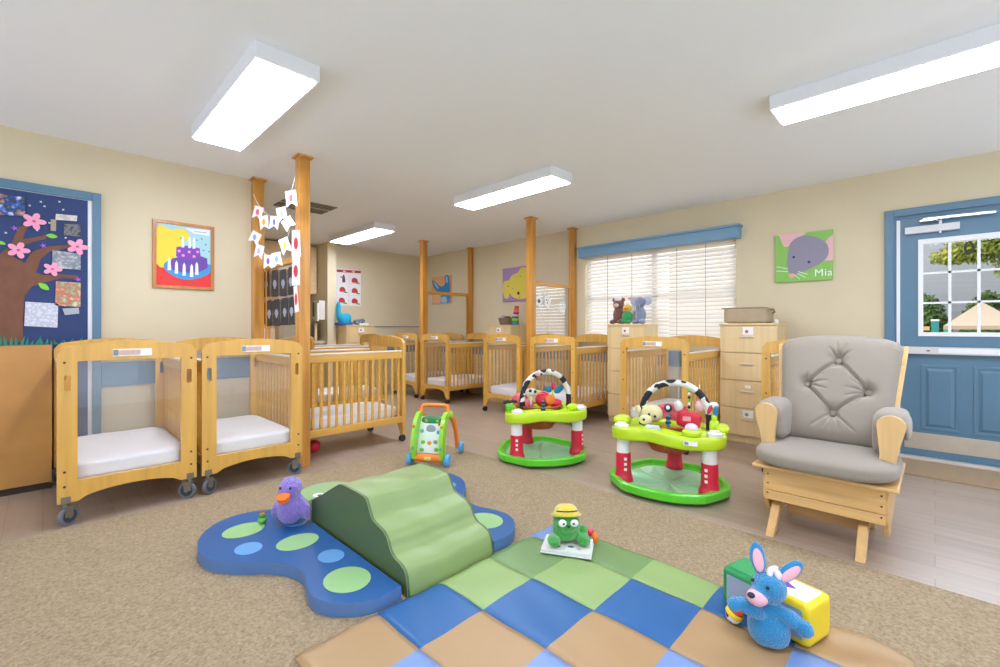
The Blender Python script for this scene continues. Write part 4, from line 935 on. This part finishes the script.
        g = B(); g.sel((.29, -.04, .445), (.03, .03, .045), 4); g.sel((.29, -.04, .50), (.018, .018, .03), 3); g.mi = 1; g.sel((.30, -.045, .55), (.014, .014, .035), 3); g.mi = 2; g.sel((.285, -.04, .585), (.03, .014, .022), 2); g.mi = 3; g.sel((.265, -.045, .56), (.012, .012, .04), 2, Matrix.Rotation(.4, 4, 'Y')); g.obj('toy_bird_on_stalk', [LIME, TEAL, WPL, flat('#d13a4c')], t, smooth=True)
        for (x, z, m, h) in ((.07, .56, '#dcdcd4', .17), (.20, .57, '#e3b4ba', .15)):
            g = B(); g.sel((x, -.02, z), (.030, .026, .038), 2); g.mi = 1; g.cyl((x, -.02, z+.03), (x, -.02, .715), .002, n=5); g.obj('hanging_toy', [flat(m), PAPER], t, smooth=True)
        g = B()
        for k in range(8): g.mi = k % 3; g.sel((.135, -.02, .69-.022*k), (.009, .009, .011), 2, k=3)
        g.obj('hanging_bead_string', [DGR, GREENP, PAPER], t, smooth=True)
        g = B(); g.sel((-.31, -.02, .43), (.06, .08, .035), 2.4); g.obj('toy_lime_mound', LIME, t, smooth=True)
        g = B(); g.sel((.33, -.02, .43), (.05, .08, .035), 2.4); g.obj('toy_lime_mound', LIME, t, smooth=True)
        g = B(); g.bx(.13, .21, -.296, -.288, .365, .392); g.mi = 1; g.bx(.137, .16, -.2975, -.296, .37, .387); g.obj('maker_sticker', [PAPER, flat('#7d8790')], t)
activity_centre('lime tray activity centre with cow-spot arch, left one nearer the cribs', (2.96, 2.41, 0), R(-27.5), 1)
activity_centre('lime tray activity centre with cow-spot arch and white sticker, right one beside the glider', (3.02, 1.32, 0), R(-74.7), 2)

# ------------------------------------------------------------------ push walker
WALKB = mat('walker_green', '#8fd62a', .35, coat=.2); WORG = mat('walker_orange', '#f0832a', .35); WBLU = mat('walker_blue_wheel', '#5aa9dc', .35)
ex = Vector((.698, -.716)); 
t = thing('push_walker', 'green and orange baby push walker with blue wheels near the lengthwise crib', 'push toy', (2.125, 2.86, 0.004), R(-56.5))
for sx in (-1, 1):
    P = crom([(.0, .055), (-.012, .16), (.012, .27), (.06, .36), (.12, .405), (.165, .40)], 4, False)
    g = B(); wd = [.030+.016*sin(pi*i/(len(P)-1)) for i in range(len(P))]
    lp = [(y-w_, z) for (y, z), w_ in zip(P, wd)]+[(y+w_, z-.01) for (y, z), w_ in reversed(list(zip(P, wd)))]
    g.plate([lp], lambda u, v: (sx*.115-.016, u, v), (.032, 0, 0)); g.obj('side_frame', WALKB, t, bev=.006)
    for (y, z, c) in ((-.048, .15, '#3f9bd0'), (-.022, .31, '#e05a3a'), (-.03, .23, '#e8c23a')):
        B().sel((sx*.115, y, z), (.010, .006, .012), 2, k=4).obj('bead', flat(c), t, smooth=True)
    P = crom([(.13, .385), (.24, .33), (.33, .20), (.375, .06)], 4, False)
    g = B(); lp = [(y-.018, z-.012) for y, z in P]+[(y+.020, z+.012) for y, z in reversed(P)]
    g.plate([lp], lambda u, v: (sx*(.118+.02*u)-.014, u, v), (.028, 0, 0)); g.obj('rear_leg', WORG, t, bev=.006)
    B().sel((sx*.128, .165, .375), (.022, .034, .034), 2, k=6).obj('side_knob', WALKB, t, smooth=True)
    for (x, y, r) in ((sx*.155, 0, .05), (sx*.155, .39, .05)):
        g = B(); MM = Matrix.Rotation(pi/2, 4, 'Y'); g.lathe([(.015, -.019), (.04, -.019), (r-.002, -.012), (r, 0), (r-.002, .012), (.04, .019), (.015, .019)], (x, y, r), 22, MM); g.obj('wheel', WBLU, t, smooth=False, bev=.002)
B().tube(crom([(-.115, .13, .38), (-.112, .15, .43), (-.09, .155, .450), (0, .155, .452), (.09, .155, .450), (.112, .15, .43), (.115, .13, .38)], 4, False), .0165, 12).obj('handle', WORG, t, smooth=True)
def pan(u, v): return (u*.098, .0+.018+.10*v**1.6, .095+.265*v)
g = B(); g.grid(lambda a, c: pan(2*a-1, c), 6, 10); pf = g.obj('activity_panel', mat('walker_panel_white', '#e2e8e0', .4), t, solid=.02)
def on(u, v, d=.014): p = pan(u, v); return (p[0], p[1]-d, p[2])
g = B(); g.sel(on(0, .68), (.04, .008, .036), 2.2); g.obj('dial', flat('#9aa3ad'), pf, smooth=True)
g = B(); g.sel(on(0, .93), (.09, .016, .03), 3); g.obj('top_hood', flat('#2f8d57'), pf, smooth=True)
for (u, v, c) in ((-.45, .92, '#e8893a'), (0, .93, '#6f6a9a'), (.45, .92, '#a8d23a'), (-.55, .32, '#8fc83a'), (0, .30, '#e8a03a'), (.5, .33, '#8fa86a'), (.62, .12, '#7fbf3a'), (-.6, .10, '#6fbf5a'), (.7, .6, '#4a8fd0'), (.72, .82, '#d0603a'), (-.75, .62, '#7fc8a0')):
    g = B(); g.sel(on(u, v, .022 if v > .9 else .013), (.018, .007, .016), 2.3, k=5); g.obj('button', flat(c), pf, smooth=True)
g = B(); g.cyl((-.115, 0, .062), (.115, 0, .062), .030); g.mi = 1; g.bx(-.028, .028, -.034, -.02, .05, .075); g.obj('front_roller', [WORG, flat('#d3d56a')], t, bev=.004)

# ------------------------------------------------------------------ plush toys and small things
def plush(name, col): return mat(name, col, .95, .06, (30, 30, 30), .9, 160, sheen=.6)
PUR = plush('purple_plush', '#8f78cc'); ORP = mat('orange_felt', '#f0762a', .8)
t = thing('plush_duck', 'purple plush duck with orange beak sitting on the blue butterfly mat', 'stuffed toy', (.915, 2.43, .067), R(-140)); t.scale = (.95, .95, 1)
# local: faces +x
g = B(); g.sel((0, 0, .075), (.072, .072, .078), 2.2); g.sel((.008, 0, .125), (.055, .058, .05), 2); g.sel((.008, 0, .182), (.060, .060, .058), 2); g.sel((.0, .072, .078), (.034, .03, .06), 2, Matrix.Rotation(.45, 4, 'X')); g.sel((.0, -.072, .078), (.034, .03, .06), 2, Matrix.Rotation(-.45, 4, 'X')); g.sel((-.07, 0, .03), (.03, .04, .025), 2)
g.obj('body', PUR, t, remesh=.0045, fur=.011)
g = B(); g.sel((.078, 0, .160), (.036, .034, .015), 2.2, Matrix.Rotation(.25, 4, 'Y')); g.sel((.072, 0, .145), (.03, .03, .013), 2.2, Matrix.Rotation(.45, 4, 'Y')); g.obj('beak', ORP, t, smooth=True)
for sy in (-1, 1): B().sel((.060, sy*.028, .198), .007, 2, k=4).obj('eye', BLACK, t, smooth=True)
t = thing('toy_turtle', 'tiny green and red toy beside the purple plush duck', 'toy', (.808, 2.535, .0635), R(-120))
B().sel((0, 0, .018), (.026, .022, .017), 2, k=6).obj('body', mat('toy_green', '#4fae3a', .4), t, smooth=True)
g = B(); g.sel((.004, 0, .044), (.016, .016, .014), 2, k=5); g.obj('head', flat('#6f8f3a'), t, smooth=True)
B().sel((-.008, .0, .052), (.018, .018, .008), 2, k=5).obj('cap', flat('#8f3f2a'), t, smooth=True)
# board book + frog
t = thing('board_book', 'white open board book under the green plush frog', 'book', (1.752, 1.258, .041), R(-62))
g = B(); 
g.bx(-.115, 0, -.075, .075, 0, .018); g.bx(0, .115, -.075, .075, 0, .022); g.obj('pages', mat('book_pages', '#dfe0da', .5), t, bev=.004)
g = B(); g.bx(-.118, .118, -.078, .078, -.003, 0); g.obj('cover', PAPER, t)
for k, (x, y, c, w_) in enumerate([(-.075, -.02, '#c9a9a0', .014), (-.04, -.04, '#4c5a5c', .014), (.02, -.035, '#4a5a66', .016), (.06, -.05, '#d68a92', .010), (.09, -.02, '#b9c9a4', .016), (.085, .03, '#d69aa4', .014), (.04, .0, '#9aa04c', .010), (-.09, .03, '#aab5c6', .014)]):
    zz = .018 if x < 0 else .022
    B().plate([circ(x, y, w_, w_*.6, 9)], lambda u, v: (u, v, zz+.0005), (0, 0, .0005)).obj('illustration', flat(c), t)
FG = plush('green_plush', '#2f9e2c')
t = thing('plush_frog', 'green plush frog wearing a yellow hat, seated on the open book', 'stuffed toy', (1.758, 1.268, .065), R(-134)); t.scale = (1.08, 1.08, .97)
# local faces +x
g = B(); g.sel((-.015, 0, .055), (.058, .06, .055), 2.2); g.sel((-.005, 0, .092), (.056, .058, .058), 2); g.sel((.03, .068, .026), (.045, .030, .026), 2); g.sel((.035, -.062, .024), (.045, .028, .024), 2); g.sel((-.01, .075, .045), (.03, .022, .03), 2)
g.obj('body', FG, t, remesh=.004, fur=.006)
for sy in (-1, 1):
    g = B(); g.sel((.047, sy*.026, .112), (.008, .018, .018), 2, k=6); g.mi = 1; g.sel((.055, sy*.022, .112), (.003, .005, .005), 2, k=4); g.obj('eye', [PAPER, BLACK], t, smooth=True)
B().sel((.052, 0, .098), (.006, .007, .005), 2, k=4).obj('nose', flat('#123a18'), t, smooth=True)
YH = plush('yellow_hat_felt', '#ecd33e')
g = B(); g.lathe([(.066, -.014), (.071, -.008), (.054, .004), (.047, .024), (.032, .037), (.0, .040)], (-.012, 0, .138), 24, Matrix.Rotation(-.30, 4, 'Y')); h_ = g.obj('hat', YH, t, smooth=True)
g = B(); g.tube([(-.016+.052*cos(a), .052*sin(a), .147+.016*cos(a)) for a in [R(-60+12*i) for i in range(11)]], .003, 6); g.obj('hat_band', BLACK, h_)
t = thing('rattle_toy', 'small red and orange rattle behind the frog', 'toy', (1.90, 1.225, .031), 0)
B().sel((0, 0, .042), (.02, .02, .02), 2, k=6).obj('red_end', RED, t, smooth=True)
g = B(); g.sel((.0, -.024, .026), (.019, .019, .026), 2, k=6); g.obj('orange_end', ORG, t, smooth=True)
# soft cubes
def soft_cube(label, loc, rz, colr, side, tri, hy):
    t = thing('soft_cube', label, 'soft block', loc, rz, 'soft vinyl picture cubes')
    B().sel((0, 0, .071), (.078, hy, .070), 12, k=10).obj('body', mat('cube_'+side, colr, .35), t, smooth=True)
    zt = .1412
    g = B(); g.plate([rrect(-.055, .055, -hy+.018, hy-.012, .006, 2)], lambda u, v: (u, v, zt-.0005), (0, 0, .001)); g.obj('top_picture', tri[0], t)
    if tri[1]: B().plate([[(-.03, .052), (.03, .052), (.0, -.005)]], lambda u, v: (u, v, zt+.0008), (0, 0, .0006)).obj('triangle_print', flat('#6a3aa0'), t)
    B().plate([rrect(-hy+.02, hy-.02, .022, .12, .006, 2)], lambda u, v: (-.0785, u, v), (.002, 0, 0)).obj('side_picture', flat('#9aa6b8'), t)
    return t
cr_ = R(15)
bx0 = Vector((1.815, .385)); dv = Vector((sin(cr_), cos(cr_)))
soft_cube('green edged soft cube, left of the pair behind the blue plush rabbit', (1.857+dv.x*.075, .424+dv.y*.075, .037), -cr_, '#1f8a4c', 'green', (mat('cube_green_top', '#2d9a5a', .35), 0), .072)
soft_cube('yellow edged soft cube with purple triangle, right of the pair', (1.857-dv.x*.078, .424-dv.y*.078, .037), -cr_, '#efcf1e', 'yellow', (PAPER, 1), .078)
# blue rabbit puppet
BP = plush('sky_blue_plush', '#1c86ba'); PKP = mat('pink_felt', '#eeb1bd', .85)
t = thing('plush_rabbit', 'sky blue plush rabbit puppet leaning on the soft cubes', 'stuffed toy', (1.686, .395, .040), R(-158))
HR = Matrix.Rotation(-.75, 4, 'Z'); HM = lambda c: HR @ Vector(c)
g = B(); g.sel((-.01, 0, .050), (.054, .062, .056), 2.6); g.sel((-.01, 0, .105), (.04, .045, .05), 2); g.sel((0, 0, .190), (.052, .052, .050), 2); g.sel(HM((.045, 0, .175)), (.03, .03, .025), 2)
g.sel((.025, -.06, .12), (.026, .05, .024), 2, Matrix.Rotation(-.35, 4, 'X')); g.sel((.03, -.105, .125), (.024, .024, .024), 2)
g.sel((.01, .058, .105), (.028, .046, .026), 2, Matrix.Rotation(-.45, 4, 'X')); g.sel((.02, .096, .086), (.026, .026, .026), 2)
g.obj('body', BP, t, remesh=.0045, fur=.004)
g = B(); g.sel(HM((.058, 0, .170)), (.032, .030, .024), 2.2, HR, k=8); g.obj('muzzle', PKP, t, smooth=True)
B().sel(HM((.088, 0, .184)), (.009, .012, .009), 2, k=5).obj('nose', BLACK, t, smooth=True)
for sy in (-1, 1):
    B().sel(HM((.045, sy*.026, .210)), .006, 2, k=4).obj('eye', BLACK, t, smooth=True)
    a = .8 if sy > 0 else -.12; M_ = Matrix.Rotation(-a, 4, 'X') @ Matrix.Rotation(-.15, 4, 'Y')
    c3 = Vector((-.005, .060, .250)) if sy > 0 else Vector((-.005, -.032, .278))
    g = B(); g.sel(c3, (.012, .024, .050), 2, M_, 8); e_ = g.obj('ear', BP, t, smooth=True)
    g = B(); g.sel(c3+Vector((.009, 0, -.004)), (.006, .016, .038), 2, M_, 6); g.obj('inner_ear', PKP, e_, smooth=True)
g = B()
for k in range(7): g.sel((.0+.01*cos(k), .024*sin(k*1.3), .236+.006*(k % 3)), (.010, .010, .018), 2, Matrix.Rotation(sin(k*2.1), 4, 'X'), 4)
g.obj('hair_tuft', mat('pale_pink_fur', '#e8dbe6', .95), t, smooth=True)
# ball
t = thing('toy_ball', 'small football print ball with yellow and red band by the green cube', 'ball', (1.730, .515, .034), .4)
g = B(); g.sel((0, 0, .028), .028, 2, k=12)
BALLM = bpy.data.materials.new('football_print'); BALLM.use_nodes = True; N = BALLM.node_tree.nodes; L = BALLM.node_tree.links; tc = N.new('ShaderNodeTexCoord'); vo = N.new('ShaderNodeTexVoronoi'); vo.inputs['Scale'].default_value = 42; L.new(tc.outputs['Object'], vo.inputs[0]); cr = N.new('ShaderNodeValToRGB'); cr.color_ramp.interpolation = 'CONSTANT'; e = cr.color_ramp.elements; e[0].color = lin('#1e1e22'); e[1].position = .33; e[1].color = lin('#e6e4dc'); L.new(vo.outputs['Distance'], cr.inputs[0]); L.new(cr.outputs[0], N['Principled BSDF'].inputs['Base Color'])
g.obj('ball_skin', BALLM, t, smooth=True)
g = B(); g.lathe([(.029, -.008), (.030, -.004), (.030, .004), (.027, .010)], (0, 0, .034), 24, Matrix.Rotation(.5, 4, 'X')); g.obj('yellow_band', flat('#ecc92a'), t, smooth=True)
g = B(); g.lathe([(.0275, .0), (.025, .008), (.012, .015), (.0, .016)], (0, -.004, .042), 24, Matrix.Rotation(.5, 4, 'X')); g.obj('red_band', flat('#d8432a'), t, smooth=True)

# red ball beneath the lengthwise crib
tag(B().sel((0, 0, .055), .055, 2, k=10).obj('red_ball', RED, smooth=True, loc=(1.66, 3.9, 0)), 'dark red ball on the floor under the lengthwise crib', 'ball')

# things on the dressers
t = thing('storage_box', 'beige fabric box lying on the dresser nearest the glider', 'box', (4.76, 1.29, 1.135), 0)
BEI = mat('beige_canvas', '#b3a083', .85, .04, (20, 20, 20), .3, 150)
B().sel((0, 0, .076), (.14, .188, .076), 10, k=10).obj('body', BEI, t, smooth=True)
g = B(); g.tube([(-.142, -.2, .10), (-.142, -.2, .14), (-.13, .2, .145), (.1, .2, .145)], .004, 6); g.tube([(-.08, -.205, .12), (-.09, -.23, .13), (-.06, -.235, .10), (-.05, -.21, .09)], .008, 6); g.obj('strap', mat('dark_strap', '#7c6d58', .8), t)
tag(B().lathe([(.016, 0), (.016, .022), (.012, .034), (.0, .037)], (0, 0, 0), 14).obj('round_cap', WPL, loc=(4.72, 1.045, 1.135), smooth=True), 'small white knob-like cap on the right edge of the dresser by the glider', 'knob')
# plush group on the window dresser
def small_plush(name, label, loc, rz, body, parts):
    t = thing(name, label, 'stuffed toy', loc, rz, 'stuffed toys on the window dresser'); t.scale = (1, 1.12, 1.12); g = B()
    for c, r in body: g.sel(c, r, 2, k=6)
    g.obj('body', parts[0], t, remesh=.008)
    for n_, m_, L_ in parts[1]:
        for grp in ([[q] for q in L_] if n_ == 'ear' else [L_]):
            g = B()
            for c, r in grp: g.sel(c, r, 2, k=5)
            g.obj(n_, m_, t, smooth=True)
RZ = pi
small_plush('plush_bear', 'brown plush bear with pink muzzle at left on the window dresser', (4.715, 2.655, 1.139), RZ, [((0, 0, .09), (.06, .06, .09)), ((0, 0, .20), (.06, .06, .055)), ((0, .05, .25), (.02, .025, .025)), ((0, -.05, .25), (.02, .025, .025)), ((.04, .05, .02), (.05, .03, .025)), ((.04, -.05, .02), (.05, .03, .025))], (plush('brown_plush', '#7a4f42'), [('muzzle', flat('#e0c0b4'), [((.055, 0, .19), (.02, .028, .022))]), ('hat', flat('#e8dfe6'), [((0, 0, .255), (.045, .045, .03))])]))
small_plush('plush_duckling', 'yellow plush duckling in green clothes in the middle of the window dresser', (4.655, 2.512, 1.136), RZ, [((0, 0, .16), (.045, .045, .045))], (plush('yellow_plush', '#ecd04e'), [('green_suit', plush('green_suit', '#1f9a4c'), [((0, 0, .07), (.055, .055, .07)), ((.03, .03, .02), (.035, .02, .02)), ((.03, -.03, .02), (.035, .02, .02))]), ('beak', ORP, [((.05, .01, .155), (.03, .03, .010))])]))
small_plush('plush_elephant', 'grey blue plush elephant at right on the window dresser', (4.72, 2.385, 1.137), RZ, [((0, 0, .09), (.058, .058, .09)), ((0, 0, .22), (.06, .055, .055)), ((.06, .0, .17), (.018, .018, .05)), ((.04, .04, .02), (.05, .03, .025)), ((.04, -.04, .02), (.05, .03, .025))], (plush('slate_plush', '#8a93ad'), [('ear', plush('pale_slate', '#b9bfd2'), [((-.01, .07, .23), (.012, .045, .045)), ((-.01, -.07, .23), (.012, .045, .045))])]))
small_plush('plush_lamb', 'white plush lamb behind the duckling on the window dresser', (4.83, 2.51, 1.135), RZ, [((0, 0, .10), (.05, .06, .10)), ((0, 0, .24), (.045, .05, .04))], (plush('white_plush', '#e6e0e6'), [('ear', flat('#eab38a'), [((0, .05, .27), (.015, .03, .015)), ((0, -.05, .27), (.015, .03, .015))])]))
# basket and stacking cups
t = thing('toy_basket', 'small grey brown basket on the dresser under the yellow picture', 'basket', (4.80, 4.56, 1.135))
B().lathe([(.085, 0), (.115, .10), (.12, .105), (.11, .10), (.08, .012), (.0, .01)], (0, 0, 0), 22).obj('body', mat('woven_basket', '#9c8a72', .85, .2, (60, 60, 60), .6, 120), t, smooth=True)
B().sel((0, -.04, .10), (.06, .05, .03), 2, k=6).obj('contents_dark', flat('#7a3a2c'), t, smooth=True)
B().sel((.0, .05, .11), (.05, .05, .035), 2, k=6).obj('contents_grey', flat('#aeb7aa'), t, smooth=True)
cols = ['#3f7fc0', '#3f9a3a', '#9ccc3a', '#2c6f7a', '#c9ccd8', '#8f2f3a', '#ef7060', '#e85a4c', '#b5483c']
t = thing('stacking_cups', 'leaning tower of coloured stacking cups beside the basket', 'stacking toy', (4.80, 4.37, 1.135))
z = 0; r = .058
for k, c in enumerate(cols):
    h = .03 if k not in (1, 2) else .032; B().lathe([(r*.92, 0), (r, h*.8), (r, h)], (0.0, -.0045*k*(k > 4)+.01*(k > 4), z), 18, Matrix.Rotation(.10 if k > 4 else 0, 4, 'X')).obj('cup', flat(c, .4), t); z += h; r -= .003
# things on the corner dresser
t = thing('blue_plastic_toy', 'cyan plastic toy with tall back on the far corner dresser', 'toy', (3.31, 6.68, 1.135))
CY = mat('cyan_plastic', '#18a3c6', .4)
g = B(); g.sel((.02, 0, .10), (.10, .08, .09), 3); g.sel((-.07, .02, .22), (.03, .05, .15), 3); g.obj('body', CY, t, remesh=.012)
B().bx(-.11, .13, -.07, .08, 0, .045).obj('base', flat('#2a56a8'), t, bev=.012)
t = thing('dark_toy_pile', 'dark patterned cloth toy lying on the far corner dresser', 'toy', (3.56, 6.66, 1.135))
g = B(); g.sel((0, 0, .05), (.09, .06, .045), 2.4); g.sel((.06, .0, .07), (.05, .05, .035), 2); g.obj('body', mat('dark_print', '#2c3f52', .8, 0, (30, 30, 30), col2='#8fa0a8'), t, remesh=.01)
B().bx(-.02, .14, -.075, .05, 0, .03).obj('folded_cloth', PAPER, t, bev=.006)

# ------------------------------------------------------------------ outside
GRD = mat('outdoor_ground', '#b8b2a4', .9)
struct(B().bx(XR+.2, 20, -14, 14, -.12, -.02).obj('ground', GRD))
SH = mat('shingle_grey', '#a9abb0', .9, .05, (4, 1.4, 26), .4, 30)
t = thing('garden_building', 'grey shingled building wall seen through the door window', 'building', (11.5, 0, -.02))
B().bx(0, .4, -5, 5, 0, 6.2).obj('wall', SH, t)
B().bx(-.25, .4, -5, 5, 6.2, 6.4).obj('eave', WHITE, t)
def leaves(name, m, parent, cen, rad, n, s, seed):
    rr = random.Random(seed); g = B()
    for i in range(n):
        while True:
            p = Vector((rr.uniform(-1, 1), rr.uniform(-1, 1), rr.uniform(-1, 1)))
            if p.length <= 1: break
        c = Vector((cen[0]+p.x*rad[0], cen[1]+p.y*rad[1], cen[2]+p.z*rad[2])); a = Vector((rr.uniform(-1, 1), rr.uniform(-1, 1), rr.uniform(-1, 1))).normalized(); b_ = a.orthogonal().normalized(); k = s*rr.uniform(.6, 1.3)
        g._f([g.bm.faces.new([g.bm.verts.new(c+a*k), g.bm.verts.new(c+b_*k*.5), g.bm.verts.new(c-a*k), g.bm.verts.new(c-b_*k*.5)])])
    return g.obj(name, m, parent, recalc=False)
LF = mat('leaf_yellow_green', '#a6a83e', .7, 0, (2, 2, 2), col2='#6f8434'); HF = mat('hedge_green', '#5d7a3a', .7, 0, (3, 3, 3), col2='#3f5a2a'); BARK = mat('bark', '#6d5a48', .9)
t = thing('garden_tree', 'yellow green tree whose branches hang over the grey wall outside', 'tree', (10.1, -1.35, -.02))
B().tube([(0, 0, 0), (.05, .05, 1.2), (0, .1, 2.6), (.1, .3, 3.4)], [.13, .1, .07, .03], 10).tube([(0, .08, 1.9), (0, .5, 2.2), (-.05, .9, 2.25)], [.04, .025, .01], 8).obj('trunk', BARK, t)
for k, (c, r, n) in enumerate((((0, .7, 2.45), (.4, .55, .36), 2200), ((0, .2, 2.5), (.5, .6, .5), 3000), ((-.1, .45, 2.0), (.2, .28, .2), 420), ((0, 1.15, 2.25), (.2, .28, .14), 420), ((0, -.3, 2.9), (.8, .9, .7), 2400))): leaves('foliage', LF, t, c, r, n, .045, k+3)
for k in range(3):
    y = .95-k*.80
    t = thing('hedge_bush', 'dense green hedge bush outside, %s' % ['leftmost behind the teal post', 'behind the canopy', 'rightmost, beyond the canopy'][k], 'bush', (10.85, y, -.02), group='hedge bushes along the grey building')
    B().tube([(0, 0, 0), (0, .02, .6)], [.05, .03], 6).obj('stem', BARK, t); leaves('foliage', HF, t, (0, 0, .86), (.28, .37, .86), 5200, .05, 40+k)
t = thing('canopy_shade', 'beige square fabric canopy over a garden table outside', 'canopy', (9.05, -.46, -.02))
g = B(); cz, tz, s = 1.14, 1.47, .37; ap = (0, 0, tz)
C4 = [(-s, -s, cz), (s, -s, cz), (s, s, cz), (-s, s, cz)]
va = g.bm.verts.new((0, 0, tz)); vs_ = [g.bm.verts.new(c) for c in C4]; vb_ = [g.bm.verts.new((c[0], c[1], cz-.05)) for c in C4]
for k in range(4): g.bm.faces.new((va, vs_[k], vs_[(k+1) % 4])); g.bm.faces.new((vs_[k], vb_[k], vb_[(k+1) % 4], vs_[(k+1) % 4]))
g.obj('fabric_top', mat('canopy_beige', '#a8947c', .8), t, solid=.006)
for x in (-s+.03, s-.03):
    for y in (-s+.03, s-.03): B().cyl((x, y, 0), (x, y, 1.14), .03).obj('leg', mat('post_green', '#22a36a', .4), t)
t = thing('play_post', 'teal painted post outside, left in the door window', 'post', (8.05, .0, -.02)); B().cyl((0, 0, 0), (0, 0, 1.20), .036).obj('shaft', mat('teal_paint', '#187f78', .4), t); B().cyl((0, 0, 1.20), (0, 0, 1.22), .04).obj('cap', WHITE, t); B().bx(-.02, .02, .05, .9, 1.08, 1.13).obj('rail', mat('rail_orange', '#c9a36a', .6), t)

# ------------------------------------------------------------------ world, sun, camera
W = bpy.data.worlds.new('World'); S.world = W; W.use_nodes = True; bg = W.node_tree.nodes['Background']; bg.inputs[0].default_value = (.84, .94, 1.1, 1); bg.inputs[1].default_value = 1.4
sd = bpy.data.lights.new('Sun', 'SUN'); sd.energy = 2.2; sd.angle = R(3); so = bpy.data.objects.new('Sun', sd); COL.objects.link(so); so.rotation_euler = (R(38), 0, R(-140)); sd.color = (1, .95, .86)
def daylight_fill(name, loc, sx, sy, e, c=(1, 1, 1)):
    l = bpy.data.lights.new(name, 'AREA'); l.shape = 'RECTANGLE'; l.size = sx; l.size_y = sy; l.energy = e; l.color = c; o = bpy.data.objects.new(name, l); COL.objects.link(o); o.location = loc; o.rotation_euler = (0, R(90), 0); return o
daylight_fill('window_daylight_fill', (XR+1.3, 2.43, 1.75), 2.2, 3.4, 62, (1, .99, .97))  # added fill lamp outside the window, brightens blind and crib row
daylight_fill('door_daylight_fill', (XR+2.9, -.9, 3.6), 2.4, 2.6, 170, (.66, .80, 1)).rotation_euler = (0, R(62), R(-14))  # added bluish fill lamp outside the door, for glare on the vinyl
cd = bpy.data.cameras.new('Camera'); co = bpy.data.objects.new('Camera', cd); COL.objects.link(co)
cd.sensor_width = 36; cd.lens = F/1000*36; cd.shift_y = -(333.5-HY)/1000; cd.clip_start = .05
co.location = (0, 0, CH); co.rotation_euler = (pi/2, 0, AZ-pi/2)
S.camera = co
S.view_settings.view_transform = 'Standard'; S.view_settings.look = 'None'; S.view_settings.gamma = 1; S.view_settings.use_curve_mapping = False; S.view_settings.exposure = 0.2
S.cycles.max_bounces = 8; S.cycles.diffuse_bounces = 5; S.cycles.transparent_max_bounces = 16; S.cycles.use_denoising = True
S.cycles.sample_clamp_indirect = 6
